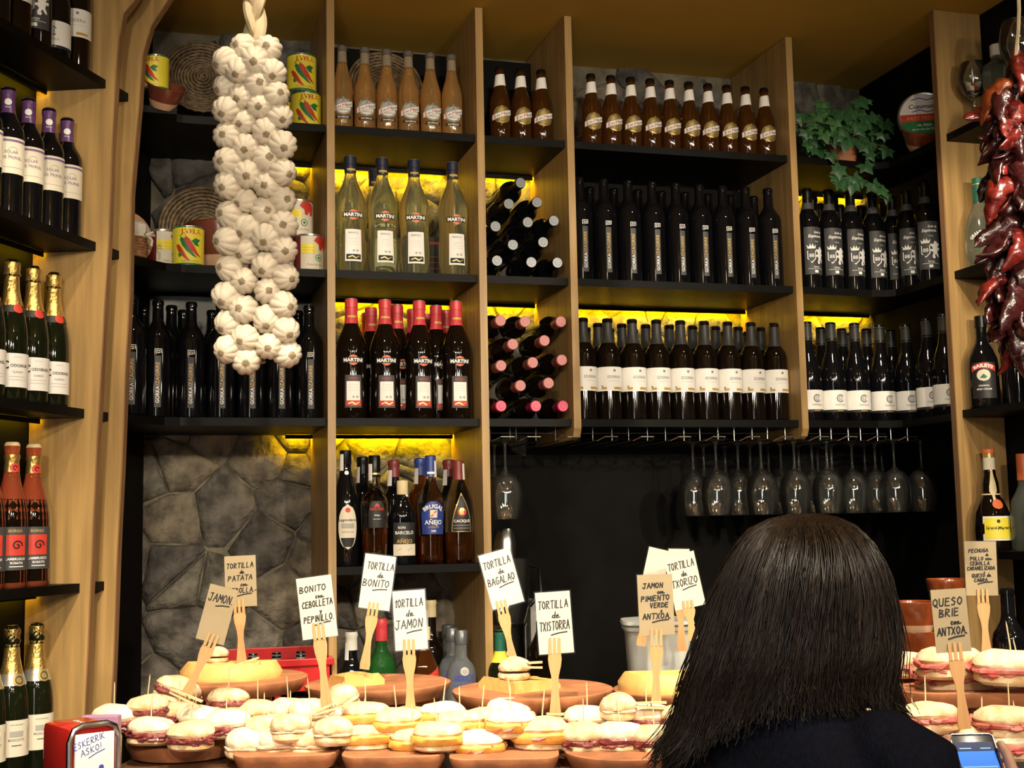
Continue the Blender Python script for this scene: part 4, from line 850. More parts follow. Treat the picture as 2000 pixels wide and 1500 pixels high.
MB().lathe([(0, 0), (.076, 0), (.078, .002), (.078, .028), (.076, .030), (.074, .0285), (0, .0285)], 36).obj('tin_body', 'tin', tt)
def lid(shp, m, z, nm): MB().add([(x, y, z) for x, y in shp[0]], shp[1]).obj(nm, m, tt)
def seg2(y0, y1, r=.0715): return shape2d(lambda z: math.sqrt(max(0, r*r-z*z)), y0, y1, 10, 4)
lid(seg2(.004, .0715), 'paper_white', .0291, 'lid_print'); lid(seg2(-.020, .004), 'paper_red', .0291, 'lid_print'); lid(seg2(-.0715, -.020), 'paper_green', .0291, 'lid_print')
for tx, w_, y_, m in (('Cusumano', .088, .030, 'ink_black'), ('PATÉ FRESCO', .104, -.008, 'ink_gold'), ('de Atún', .045, -.032, 'ink_white'), ('en Aceite de Oliva', .075, -.046, 'ink_white')):
    lid(off2d(T(tx, w=w_, bold=.015, shear=.15), 0, y_), m, .0294, 'lettering')
for dy in (.052, .012): lid(ribbon([(-.035, dy), (-.012, dy+.006), (.012, dy-.002), (.036, dy+.004)], .003), 'ink_blue', .0294, 'wave_mark')

# ------------------------------------------------------------------ things on the right shelving
def rp(px, py, r=.043):
    y = 3.197-r
    while onY(px, py, y).x > XR-r-.001: y -= .004
    return onY(px, py, y)
gob = [(0, 0), (.036, .001), (.037, .003), (.010, .008), (.0045, .02), (.0042, .085), (.010, .095), (.030, .112), (.043, .14), (.045, .165), (.040, .190), (.034, .205), (.0328, .205), (.0385, .190), (.0435, .165), (.0415, .141), (.028, .1145), (0, .103)]
o = thing('goblet', 'balloon glass goblet filled with wrapped sweets on the side shelf', 'glass', (rp(1903, 200, .046).x, rp(1903, 200, .046).y, 2.7275)); MB().lathe(gob, 28).obj('glass_body', 'glass_clear', o)
for k, (dx, dz, m) in enumerate(((-.014, .125, 'paper_cream'), (.010, .130, 'cap_red'), (.0, .142, 'cap_red'), (.018, .140, 'paper_white'), (-.018, .138, 'cap_cream'), (.004, .122, 'paper_gold'))): MB().rbox((dx-.009, -.012+.008*(k % 3), dz-.007), (dx+.009, .006+.008*(k % 3), dz+.008), .003).obj('sweet', m, o)
o = thing('goblet', 'balloon glass goblet with red sweets standing beside the square clear bottle', 'glass', (rp(1990, 110, .052).x, rp(1990, 110, .052).y, 2.7275), (0, 0, .5)); MB().lathe([(r*1.15, z*1.28) for r, z in gob], 28).obj('glass_body', 'glass_clear', o)
for k, (dx, dz) in enumerate(((-.012, .165), (.012, .168), (0, .182))): MB().rbox((dx-.013, -.012+.006*k, dz-.009), (dx+.013, .012, dz+.009), .004).obj('sweet', 'cap_red', o)
b = Bottle('gin_bottle', [(0, .004), (.040, 0), (.042, .004), (.042, .16), (.038, .175), (.016, .190), (.0155, .235), (0, .236)], 'glass_frost', seg=4); b.sleeve('cap', .20, .234, 'cap_white', eps=.002, top=True, seg=12)
q = rp(1950, 170); place(b.d, (q.x, q.y, 2.7275), 'frosted square spirit bottle on the top side shelf behind the peppers', PI/4+.2)
b = Bottle('liqueur_bottle', [(0, .005), (.038, 0), (.043, .006), (.045, .06), (.043, .115), (.035, .150), (.022, .178), (.0155, .195), (.0150, .268), (0, .27)], 'glass_frost')
b.sleeve('cap', .195, .268, 'cap_green', eps=.0016, top=True); b.sleeve('cap_band', .248, .251, 'paper_gold', eps=.0022, n=2)
b.label('label_print', disc2d(.006, 10, 1, 1.5), .055, 'leaf_light', [(T('GRANPOMIER', w=.075, h=.011, bold=.03, arc=.036), .012, .045, 'ink_white')], ang=-.35)
q = rp(1915, 450, .046); place(b.d, (q.x, q.y, 2.3135), 'frosted pear liqueur bottle with green capsule behind the peppers', -.5)
b = Bottle('liqueur_bottle', [(0, .005), (.038, 0), (.0425, .006), (.0425, .125), (.040, .145), (.030, .170), (.0185, .190), (.0155, .205), (.0150, .268), (0, .27)], 'glass_black')
b.sleeve('cap', .235, .268, 'cap_black', eps=.0016, top=True)
b.label('label', shape2d(lambda z: .036, -.058, .045, 8), .085, 'paper_black', [(([(x, y-x*x*9) for x, y in rect2d(-.034, .034, -.008, .008, 12)[0]], rect2d(0, 1, 0, 1, 12)[1]), 0, .036, 'ink_red'), (T('BAILEYS', w=.056, h=.010, bold=.04, arc=.055), 0, .036, 'ink_white', 2), (disc2d(.017, 18, 1.1, 1), 0, .008, 'paper_cream'), (poly2d([(-.010, -.005), (.0, .006), (.010, -.003), (.004, -.008)]), 0, .006, 'paper_green', 2), (T('ORIGINAL', w=.03), 0, -.022, 'ink_white'), (T('IRISH CREAM', w=.04), 0, -.032, 'ink_white')])
q = rp(1920, 720); place(b.d, (q.x, q.y, 1.9045), 'round-shouldered dark cream liqueur bottle beside the wooden post', -.62)
b = Bottle('wine_bottle', bordeaux(.30, .0355, .0145, .62), 'glass_black'); b.label('label', rect2d(-.022, .022, -.03, .03, 6), .165, 'paper_cream', [(rect2d(-.012, -.006, -.014, -.006), 0, 0, 'ink_grey')]); P['dkw'] = b.d
q = rp(1986, 720, .036); place(b.d, (q.x, q.y, 1.9045), 'dark bottle with small cream label behind the pepper tips', -.4)
b = Bottle('wine_bottle', bordeaux(.31, .037, .0145, .66), 'glass_black'); b.label('label', rect2d(-.04, .04, -.07, .06, 10), .125, 'paper_dark', [(T('ariel', w=.032), 0, .045, 'ink_white'), (T('zaro', w=.032), 0, .030, 'ink_white'), (rect2d(-.02, .02, -.002, .010), 0, 0, 'paper_blue'), (rect2d(-.02, .02, -.02, -.019), 0, 0, 'ink_red')])
q = rp(2030, 720, .037); place(b.d, (q.x, q.y, 1.9045), 'black bottle with tall dark printed label on the side shelf', -.45)
b = Bottle('liqueur_bottle', [(0, .005), (.045, 0), (.051, .008), (.052, .06), (.048, .105), (.034, .140), (.0245, .152), (.0235, .165), (.0225, .19), (.017, .212), (.0155, .235), (.0155, .285), (0, .286)], 'glass_wine')
b.sleeve('neck_label', .228, .262, 'paper_cream', eps=.001); b.sleeve('gold_neck', .262, .274, 'paper_gold', eps=.001, n=2); b.sleeve('cap', .274, .285, 'cap_orange', eps=.0018, n=2, top=True)
b.label('ribbon', ([(x*(1-.6*(y < -.03)), y) for x, y in shape2d(lambda z: .010-.006*abs(z+.02)/.05, -.06, .06, 10, 3)[0]], shape2d(lambda z: 1, 0, 1, 10, 3)[1]), .190, 'cap_cream', eps=.002); b.sleeve('ribbon_band', .156, .160, 'cap_cream', eps=.0022, n=2)
b.label('seal', disc2d(.014, 14), .130, 'cap_orange', ang=.15, eps=.003)
b.label('label', rect2d(-.042, .046, -.034, .034, 12), .062, 'paper_white', [(rect2d(-.037, .041, -.029, .029, 10), 0, 0, 'paper_yellow'), (T('Grand Marnier', w=.068, bold=.01), .002, .002, 'ink_black', 2), (disc2d(.005, 8), .002, .020, 'ink_black', 2)], eps=.001)
q = rp(1936, 980, .053); place(b.d, (q.x, q.y, 1.5005), 'round brown orange-liqueur bottle with yellow label and red cap', -.35)
for px, lab in ((2002, 'frosted round bottle with orange capsule next to the orange liqueur'), (2052, 'clear bottle with orange capsule at the end of the lower side shelf')):
    b = Bottle('liqueur_bottle', [(0, .005), (.036, 0), (.041, .006), (.042, .10), (.038, .135), (.022, .165), (.016, .180), (.0155, .268), (0, .27)], 'glass_frost'); b.sleeve('cap', .195, .268, 'cap_orange', eps=.0016, top=True); stamp(b, .23, 1)
    q = rp(px, 980); place(b.d, (q.x, q.y, 1.5005), lab)
q = onY(1975, 1250, 3.05); b = Bottle('wine_bottle', bordeaux(.305, .0375, .0145, .62), 'glass_black'); b.label('label', rect2d(-.036, .036, -.035, .035, 10), .11, 'paper_grey', [(disc2d(.008, 8), 0, .005, 'ink_grey'), (rect2d(-.014, .014, -.018, -.016), 0, 0, 'ink_grey')])

# ------------------------------------------------------------------ dried pepper string
PM = [M('pepper_dark', (.036, .006, .006), .24, var=.35, vs=50, bump=.9, bs=45, coat=.3), M('pepper_red', (.13, .011, .008), .24, var=.35, vs=50, bump=.9, bs=45, coat=.3), M('pepper_orange', (.24, .05, .014), .26, var=.35, vs=50, bump=.9, bs=45, coat=.3)]
ps = thing('pepper_string', 'hanging string of dried dark red peppers', 'peppers', atD(1985, -40, 2.55)); rp_ = random.Random(21); Pinv = Matrix.Translation(-ps.location)
cord = [atD(1985+math.sin(k*.8)*5, -60+k*40, 2.56) for k in range(18)]
o = MB().tube(cord, .004, 6).obj('cord', 'braid', ps); o.matrix_parent_inverse = Pinv
pm = []
for k in range(7):
    L = .125; pts = []; rad = []; bx, by = rp_.uniform(-.03, .03), rp_.uniform(-.02, .02)
    for i in range(15):
        t = i/14; pts.append((bx*math.sin(t*PI)+.004*math.sin(t*9+k), by*math.sin(t*PI), -L*t)); rad.append(.0025 if i == 0 else (.026*math.sin(min(1, t*3.2)*PI/2)*(1-t**2.2)**.8+.0022)*(1+.12*math.sin(i*2.1+k)))
    mb = MB().tube(pts, rad, 14, flat=.5)
    vv = []
    for v in mb.v:
        n3 = noise.noise((v[0]*60+k*9, v[1]*60, v[2]*26)); vv.append((v[0]*(1+.22*n3), v[1]*(1+.34*n3), v[2]))
    mb.v = vv; pm.append(mb)
meshes = {}
for k in range(64):
    t = (k+.5)/64; py = 105+t*545; a = rp_.uniform(-PI*.95, PI*.35); i = rp_.randrange(7); c = rp_.choices((0, 1, 2), (6, 2, .5) if t < .55 else (8, 1, .3))[0]
    if (i, c) not in meshes:
        meshes[(i, c)] = pm[i].mesh('dried_pepper', PM[c], sharp=75); st = 1
    base = atD(1988+rp_.uniform(-22, 14), py, 2.56+rp_.uniform(-.02, .02))
    d = (RT*math.cos(a+PI*.30)*-.75 + (-FW)*rp_.uniform(-.2, .8) - UP*rp_.uniform(.3, 1.5)).normalized()
    m = Matrix.Translation(base) @ (-d).to_track_quat('Z', 'Y').to_matrix().to_4x4() @ Matrix.Rotation(rp_.uniform(0, 6), 4, 'Z') @ Matrix.Scale(rp_.uniform(.75, 1.05), 4)
    o = link('dried_pepper', meshes[(i, c)], ps); o.matrix_basis = m; o.matrix_parent_inverse = Pinv

# ------------------------------------------------------------------ glass rack and hanging glasses
gr = thing('glass_rack', 'chrome wire rack for stemmed glasses below the shelves', 'rack', (1.6, 3.66, 1.85)); Ginv = Matrix.Translation(-gr.location)
ZR = 1.838
def wire(pts, r=.0022): o = MB().tube(pts, r, 6).obj('wire', 'metal', gr); o.matrix_parent_inverse = Ginv
rails = [onY(p, 870, 3.50).x for p in (1098, 1172, 1243, 1316, 1384, 1452, 1518)]+[onY(p, 870, 3.50).x for p in (1588, 1644, 1702, 1762)]+[onY(1020, 870, 3.5).x, onY(955, 870, 3.5).x+.02]
for x in rails:
    wire([(x, 3.86, ZR), (x, 3.52, ZR), (x+.016, 3.50, ZR+.010), (x+.055, 3.50, ZR+.010), (x+.060, 3.52, ZR), (x+.060, 3.86, ZR)])
    wire([(x, 3.56, ZR), (x, 3.56, ZS[2]-TH)], .0015); wire([(x+.060, 3.56, ZR), (x+.060, 3.56, ZS[2]-TH)], .0015)
wire([(XB+.02, 3.56, 1.862), (2.25, 3.56, 1.862)], .0016); wire([(XB+.02, 3.80, 1.862), (2.25, 3.80, 1.862)], .0016)
G = [(0, 0), (.034, .0005), (.0345, .002), (.012, .0055), (.0042, .014), (.0036, .05), (.0040, .082), (.009, .092), (.030, .104), (.044, .126), (.0488, .155), (.0480, .185), (.0430, .218), (.040, .228), (.0388, .228), (.0418, .218), (.0467, .185), (.0475, .155), (.0427, .127), (.0285, .106), (0, .0965)]
gm = MB().lathe(G, 32).mesh('glass_body', 'glass_clear', sharp=60)
def hang(px, py, Y, label, group):
    x = onY(px, py, Y).x; o = link('wine_glass', gm); o.location = (x, Y, ZR+.0036+.001); o.rotation_euler = (PI, 0, 0); tag(o, label, 'glass', group)
front = [1399, 1487, 1552, 1616, 1747, 1800]; mid = [1354, 1442, 1466, 1526, 1587, 1665, 1695, 1717]; back = [1375, 1417, 1476, 1502, 1535, 1561, 1598, 1625, 1723, 1770]
HX = []
def hset(L, Y, lab, g_):
    for p in L:
        x = onY(p, 920, Y).x
        HX.append((x, Y)); hang(p, 920, Y, lab, g_)
hset(front, 3.545, 'clear stemmed wine glass hanging upside down, front of the long rack', 'hanging glasses, front')
hset([1354, 1442, 1526, 1587, 1665, 1710], 3.645, 'clear stemmed wine glass hanging upside down in the middle of the rack', 'hanging glasses, middle')
hset([1375, 1466, 1561, 1625, 1690, 1770], 3.745, 'clear stemmed wine glass hanging upside down at the back of the rack', 'hanging glasses, back')
hset([1417, 1502, 1598, 1723], 3.835, 'clear stemmed wine glass hanging upside down against the black panel', 'hanging glasses, against panel')
hang(987, 920, 3.55, 'clear wine glass hanging alone next to the rum shelf divider', None); hang(966, 920, 3.66, 'clear wine glass hanging behind the lone glass near the divider', None)

# ------------------------------------------------------------------ materials of the bar top
M('bread', (.52, .32, .14), .75, var=.12, vs=34, col2=(.74, .58, .38), bump=.8, bs=60); M('bread_pale', (.66, .50, .30), .8, var=.1, vs=34, col2=(.82, .73, .56), bump=.8, bs=60); M('crumb', (.80, .68, .46), .9, var=.1, bump=.5, bs=80)
M('onion_jam', (.13, .018, .02), .3, var=.4, vs=60, col2=(.28, .07, .06), bump=.9, bs=90, coat=.3); M('tuna', (.74, .58, .40), .7, var=.25, vs=50, bump=.8, bs=80); M('omelette', (.62, .28, .04), .5, var=.25, vs=36, col2=(.70, .44, .12), bump=.6, bs=60); M('ham', (.42, .07, .06), .4, var=.3, vs=40, col2=(.60, .25, .20), bump=.5, bs=60); M('tortilla', (.70, .44, .14), .6, var=.2, vs=18, col2=(.72, .42, .12), bump=.5, bs=40)
M('pick', (.72, .55, .32), .6, var=.1); M('fork_wood', (.52, .29, .12), .6, var=.08, vs=6, stretch=(20, 20, 1)); M('card_white', (.58, .53, .43), .6, var=.03); M('card_backlit', (.33, .26, .15), .65, var=.05); M('marker', (.015, .014, .016), .5)  # darker card colour has the shade of a backlit white card painted in
M('crate_red', (.50, .015, .015), .35, var=.1); M('plastic_tub', (.62, .66, .62), .3, trans=.35, ior=1.2, var=.04); M('peg_wood', (.70, .52, .28), .6, var=.1)
def mixmat(name, fac, fres=None, col=(1, 1, 1), tint=(1, 1, 1), haze=0, rough=.04):
    m = bpy.data.materials.new(name); m.use_nodes = True; nt = m.node_tree; N = nt.nodes; L = nt.links; N.remove(N['Principled BSDF']); out = N['Material Output']
    t = N.new('ShaderNodeBsdfTransparent'); g_ = N.new('ShaderNodeBsdfGlossy'); g_.inputs['Roughness'].default_value = rough; g_.inputs[0].default_value = (*col, 1)
    nz_ = N.new('ShaderNodeTexNoise'); nz_.inputs['Scale'].default_value = 30; rmp = N.new('ShaderNodeValToRGB'); rmp.color_ramp.elements[0].color = (*[c*.97 for c in tint], 1); rmp.color_ramp.elements[1].color = (*tint, 1); L.new(nz_.outputs[0], rmp.inputs[0]); L.new(rmp.outputs[0], t.inputs[0])
    x = N.new('ShaderNodeMixShader'); x.inputs[0].default_value = fac
    if fres: f_ = N.new('ShaderNodeFresnel'); f_.inputs[0].default_value = fres; L.new(f_.outputs[0], x.inputs[0])
    L.new(t.outputs[0], x.inputs[1]); L.new(g_.outputs[0], x.inputs[2]); L.new(x.outputs[0], out.inputs[0]); MATS[name] = m
    if haze:
        h_ = N.new('ShaderNodeMixShader'); h_.inputs[0].default_value = haze; dd = N.new('ShaderNodeBsdfDiffuse'); dd.inputs[0].default_value = (.8, .8, .76, 1); L.new(x.outputs[0], h_.inputs[1]); L.new(dd.outputs[0], h_.inputs[2]); L.new(h_.outputs[0], out.inputs[0])  # white diffuse mixed in stands for light caught by the glass
mixmat('sleeve_plastic', .02, rough=.2); mixmat('thin_glass', .1, 1.7, tint=(.95, .97, .95), haze=.012)
for me in (gm,): me.materials[0] = MATS['thin_glass']
for o in bpy.data.objects:
    if o.parent and o.parent.name.startswith('goblet') and o.name.startswith('glass_body'): o.data.materials[0] = MATS['thin_glass']

# ------------------------------------------------------------------ handwriting
HW = {'A': [[(0,0),(.35,1),(.7,0)],[(.12,.36),(.62,.42)]], 'B': [[(0,0),(.05,1),(.5,.85),(.42,.58),(.05,.5),(.6,.33),(.5,.05),(0,0)]], 'C': [[(.65,.9),(.3,1),(0,.5),(.2,.02),(.65,.1)]], 'D': [[(0,0),(.05,1),(.5,.85),(.65,.5),(.45,.1),(0,0)]],
 'E': [[(.6,1),(.05,1),(0,0),(.6,0)],[(0,.5),(.5,.55)]], 'G': [[(.65,.9),(.3,1),(0,.5),(.2,0),(.6,.1),(.62,.45),(.35,.45)]], 'H': [[(0,0),(.03,1)],[(.6,0),(.62,1)],[(0,.5),(.62,.5)]], 'I': [[(.1,0),(.12,1)]], 'J': [[(.05,.95),(.65,1)],[(.45,1),(.42,.1),(.15,0),(-.08,.25)]],
 'K': [[(0,0),(.02,1)],[(.55,1),(.03,.45),(.6,0)]], 'L': [[(.03,1),(0,0),(.5,0)]], 'M': [[(0,0),(.1,1),(.38,.35),(.65,1),(.75,0)]], 'N': [[(0,0),(.05,1),(.55,0),(.6,1)]], 'O': [[(.3,1),(.03,.75),(0,.35),(.3,0),(.58,.3),(.58,.75),(.3,1)]], 'P': [[(0,0),(.05,1),(.5,.92),(.55,.65),(.05,.48)]],
 'Q': [[(.3,1),(.03,.75),(0,.35),(.3,0),(.58,.3),(.58,.75),(.3,1)],[(.35,.25),(.7,-.15)]], 'R': [[(0,0),(.05,1),(.5,.92),(.55,.65),(.05,.48),(.62,0)]], 'S': [[(.55,.9),(.25,1),(.05,.75),(.5,.4),(.4,.05),(0,.05)]], 'T': [[(0,1),(.75,1)],[(.38,1),(.35,0)]], 'U': [[(0,1),(.05,.1),(.3,0),(.55,.1),(.6,1)]],
 'V': [[(0,1),(.3,0),(.6,1)]], 'X': [[(0,0),(.6,1)],[(0,1),(.6,0)]], 'Z': [[(0,1),(.6,1),(0,0),(.6,0)]], 'c': [[(.42,.5),(.15,.55),(.02,.25),(.15,.03),(.45,.08)]], 'd': [[(.42,.45),(.12,.45),(.03,.1),(.4,.12),(.52,1),(.46,0)]], 'e': [[(.05,.28),(.4,.35),(.3,.55),(.06,.42),(.1,.05),(.65,.12)]],
 'o': [[(.2,.55),(0,.3),(.2,.02),(.42,.3),(.2,.55)]], 'n': [[(0,0),(.05,.5),(.3,.5),(.35,.05),(.85,.2)]], 'y': [[(0,.55),(.2,.15),(.42,.55),(.3,-.2),(.05,-.25)]], '.': [[(0,.02),(.07,.02)]], '-': [[(0,.3),(.35,.32)]], '!': [[(.1,1),(.08,.3)],[(.07,.05),(.1,.02)]], 't': [[(.25,1),(.22,0),(.45,.05)],[(0,.72),(.5,.78)]], '´': [[(.1,1.05),(.25,1.25)]]}
rh = random.Random(17)
def hand(lines, w, h, top=.14, lw=.0021, gap=None):
    """lines written by hand on a card w x h (origin at its centre)"""
    mb = MB(); n = len(lines); y = h*.5-h*top; fit = min(1, h*.62/sum(l[1]*1.42 for l in lines)); lines = [(a, b_*fit, c) for a, b_, c in lines]
    av = lambda c: .5 if c == ' ' else .36 if c in 'I.!-' else .84 if c.isupper() else .60
    for txt, size, dx in lines:
        adv = sum(av(c) for c in txt); k = min(size, w*.88/adv*1.0); ky = size; x = -adv*k/2+dx*w; base = y-ky; sl = rh.uniform(.02, .06)
        for c in txt:
            if c in HW:
                for st in HW[c]:
                    pts = [(x+(px_+.12*py_)*k*.92+rh.uniform(-.02, .02)*k, base+py_*ky*1.0+sl*x+rh.uniform(-.03, .03)*ky) for px_, py_ in st]
                    v, f = ribbon(pts, lw); mb.add([(a, 0, b_) for a, b_ in v], f)
            x += av(c)*k
        y = base-size*.45
    v, f = ribbon([(-.12*w, y-.002), (.10*w, y+.0015), (.34*w, y+.003)], lw*1.25); mb.add([(a, 0, b_) for a, b_ in v], f)
    return mb
def fork_mb(L):
    half = [(.0125, .20), (.0138, .26), (.0122, .35), (.0078, .47), (.0064, .58), (.0085, .75), (.0115, .92), (.0108, 1.0)]
    poly = [(x, -t*L) for x, t in half]+[(-x, -t*L) for x, t in reversed(half)]
    mb = MB().prism(poly, -.0009, .0009, axis=1)
    for x0, x1 in ((-.0123, -.0062), (-.0030, .0030), (.0062, .0123)): mb.prism([(x0+.0006, 0), (x1-.0006, 0), (x1, -.21*L), (x0, -.21*L)], -.0009, .0009, axis=1)
    return mb
def sign(cx, cy, D, wpx, hpx, rot, ftop, fbot, lines, label, tan=False, blank=False, lw=.0021):
    C = atD(cx, cy, D); s = F/D; o = thing('food_sign', label, 'sign', C, (0, 0, -YAW)); W, H = .93*wpx/s, .93*hpx/s
    T4 = Matrix.Rotation(math.radians(rot), 4, 'Y')
    def put(mb, nm, m, mt, par=o): q = mb.obj(nm, m, par, smooth=False); q.matrix_basis = mt; return q
    put(MB().box((-W/2, -.0004, -H/2), (W/2, .0004, H/2)), 'card', 'card_backlit' if tan else 'card_white', T4)  # tan picks the card colour with backlight shade painted in
    put(MB().box((-W/2-.0028, -.0012, -H/2-.0028), (W/2+.0028, .0012, H/2+.0028)), 'plastic_sleeve', 'sleeve_plastic', T4)
    if lines: put(hand(lines, W, H, lw=lw), 'lettering', 'marker', T4 @ Matrix.Translation((0, -.0007, 0)))
    if ftop:
        def loc(p): q = atD(p[0], p[1], D)-C; return Vector((q.dot(R0), 0, q.z))
        a, b_ = loc(ftop), loc(fbot); d = b_-a; ang = math.atan2(-d.x, -d.z)
        put(fork_mb(d.length), 'wooden_fork', 'fork_wood', Matrix.Translation(a+Vector((0, -.0026, 0))) @ Matrix.Rotation(-ang if False else math.atan2(d.x, d.z)-PI, 4, 'Y'))
    return o
BIG, SML = .0155, .011
sign(424, 1200, 2.60, 61, 117, 15, (420, 1238), (366, 1362), [('JAMON.', .016, .02)], 'backlit card reading JAMON on a slanting wooden fork', True)
sign(470, 1135, 2.88, 66, 106, -2, (468, 1170), (477, 1300), [('TORTILLA', BIG, 0), ('de', SML, .05), ('PATATA', BIG, 0), ('con', SML, .1), ('CEBOLLA.-', BIG, .05)], 'backlit card reading TORTILLA de PATATA con CEBOLLA on a fork', True)
sign(619, 1186, 2.58, 74, 128, -6.5, (622, 1216), (642, 1382), [('BONITO', BIG, -.05), ('con', SML, .1), ('CEBOLLETA', BIG, .03), ('y', SML, .1), ('PEPINILLO.', BIG, .03)], 'white card reading BONITO con CEBOLLETA y PEPINILLO on a fork')
sign(737, 1137, 2.88, 65, 113, 8, (731, 1176), (714, 1305), [('TORTILLA', BIG, .05), ('de', SML, .08), ('BONITO', BIG, -.02)], 'white card reading TORTILLA de BONITO on a wooden fork')
sign(801, 1211, 2.60, 68, 123, -2.7, (799, 1248), (804, 1398), [('tORTILLA', BIG, 0), ('de', .013, 0), ('JAMON', .0175, -.02)], 'cream card reading TORTILLA de JAMON on a wooden fork')
sign(979, 1130, 2.86, 68, 116, -14.5, (978, 1172), (1006, 1305), [('TORTILLA', BIG, 0), ('de', SML, .05), ('BAGALAO', BIG, 0)], 'tilted white card reading TORTILLA de BAGALAO on a fork')
sign(1083, 1216, 2.58, 73, 128, -3, (1083, 1245), (1084, 1400), [('TORTILLA', BIG, 0), ('de', .013, .05), ('TXISTORRA', .0175, 0)], 'white card reading TORTILLA de TXISTORRA on a wooden fork')
sign(1281, 1181, 2.58, 74, 126, -1, (1281, 1228), (1279, 1390), [('JAMON', .0155, -.05), ('con', SML, .15), ('PIMIENTO', .0155, 0), ('VERDE', .014, .1), ('y', .008, .15), ('ANTXOA.', .0165, .02)], 'backlit card reading JAMON con PIMIENTO VERDE y ANTXOA on a fork', True, lw=.0024)
sign(1337, 1134, 2.84, 65, 114, -11, (1342, 1172), (1352, 1250), [('TORTILLA', BIG, 0), ('de', SML, .03), ('TXORIZO', BIG, 0)], 'white card reading TORTILLA de TXORIZO behind the PIMIENTO card')
sign(1279, 1118, 2.95, 46, 100, 14, (1268, 1150), (1250, 1260), None, 'blank turned card leaning left behind the lettered cards')
sign(1326, 1116, 2.99, 44, 94, 2, (1326, 1150), (1330, 1270), None, 'blank upright card mostly hidden behind the chorizo omelette card')
sign(1916, 1110, 2.72, 67, 113, 1, (1916, 1150), (1920, 1285), [('PECHUGA', .0125, -.06), ('de', .008, .2), ('POLLO con', .012, 0), ('CEBOLLA', .0125, -.03), ('CARAMELIZADA', .012, 0), ('y', .006, .1), ('QUESO de', .012, .0), ('CABRA.', .012, 0)], 'backlit card reading PECHUGA de POLLO con CEBOLLA CARAMELIZADA on a fork', True)
sign(1857, 1212, 2.24, 74, 131, -2.5, (1861, 1255), (1876, 1420), [('QUESO', .0155, -.03), ('BRIE', .0155, -.02), ('con', .011, .12), ('ANTXOA.', .0155, .02)], 'backlit card reading QUESO BRIE con ANTXOA on a fork', True, lw=.0024)

# ------------------------------------------------------------------ clay dishes
def sq(n): return lambda t, z: 1/((abs(math.cos(t))**n+abs(math.sin(t))**n)**(1/n))-1
def dish(label, loc, r, h=.036, sx=1, sy=1, rz=0, n=None, name='clay_dish', group=None):
    o = thing(name, label, 'dish', loc, (0, 0, rz), group); lb = sq(n) if n else None; seg = 48
    MB().lathe([(r*.80, .0), (r*.90, .004), (r*.97, h*.55), (r, h*.82), (r*1.0, h*.95), (r*.975, h), (r*.945, h*.96)], seg, sx=sx, sy=sy, lobe=lb).obj('rim', 'terracotta', o)
    MB().lathe([(r*.944, h*.955), (r*.92, h*.6), (r*.87, .010), (0, .009)], seg, sx=sx, sy=sy, lobe=lb).obj('glazed_inside', 'terracotta_glaze', o)
    return o
def stand_pot(label, x, y, h, r):
    o = thing('clay_stand', label, 'pot', (x, y, CT)); MB().lathe([(0, 0), (r*1.1, 0), (r*1.12, h*.12), (r*1.05, h*.2), (r*.92, h*.7), (r*.85, h), (0, h)], 30).obj('pot_body', 'terracotta_glaze', o); return o
caz = []
for i, (px, py, D, r, nm) in enumerate(((455, 1322, 2.90, .168, 'round clay dish holding the potato omelette'), (738, 1332, 2.92, .166, 'round clay dish with a broken omelette wedge and bare glaze'), (1040, 1344, 2.74, .172, 'round clay dish with omelette wedge and a bun on top'), (1345, 1342, 2.84, .168, 'round clay dish behind the dark-haired person'))):
    q = atD(px, py, D); z = q.z-.036; dish(nm, (q.x, q.y, z), r); caz.append((q.x, q.y, z+.010)); stand_pot('upturned clay pot carrying the %s' % nm[:15].strip() + ' with ' + ('potato omelette', 'broken omelette', 'bun-topped omelette', 'hidden omelette')[i], q.x, q.y, z-CT-.0006, .098)
fr = [(331, 1462, .118, 1, None, 0), (548, 1476, .104, 1.0, 5, .05), (765, 1478, .102, 1.0, 5, .0), (985, 1482, .100, 1.05, 6, -.02), (1232, 1484, .118, 1, None, 0)]
fl = ['round clay dish of purple onion sandwiches beside the napkin holder', 'squarish clay dish of tuna rolls', 'squarish clay dish of pale omelette sandwiches', 'rectangular clay dish of chorizo omelette sandwiches', 'round clay dish of onion and ham rolls next to the person']
FD_ = []
for (px, py, r, sx_, n, rz), lb in zip(fr, fl):
    q = onZ(px, py, CT+.034); v = Vector((math.sin(YAW), math.cos(YAW), 0)); c = q+v*r*.97; dish(lb, (c.x, c.y, CT+.0006), r, .034, sx_, 1, -YAW+rz, n); FD_.append(c)
q = atD(1905, 1352, 2.62); dish('angular clay tray raised on a pot, heaped with ham rolls', (q.x, q.y, q.z-.02), .150, .034, 1.05, .8, -.4, 6); stand_pot('upturned clay pot under the raised tray of ham rolls', q.x, q.y, q.z-.0212-CT, .062); RTY = q
q = atD(1850, 1490, 2.12); dish('reddish clay tray behind the phone under the wrapped rolls', (q.x, q.y+.08, CT+.0006), .17, .030, 1.1, .75, -.3, 6)

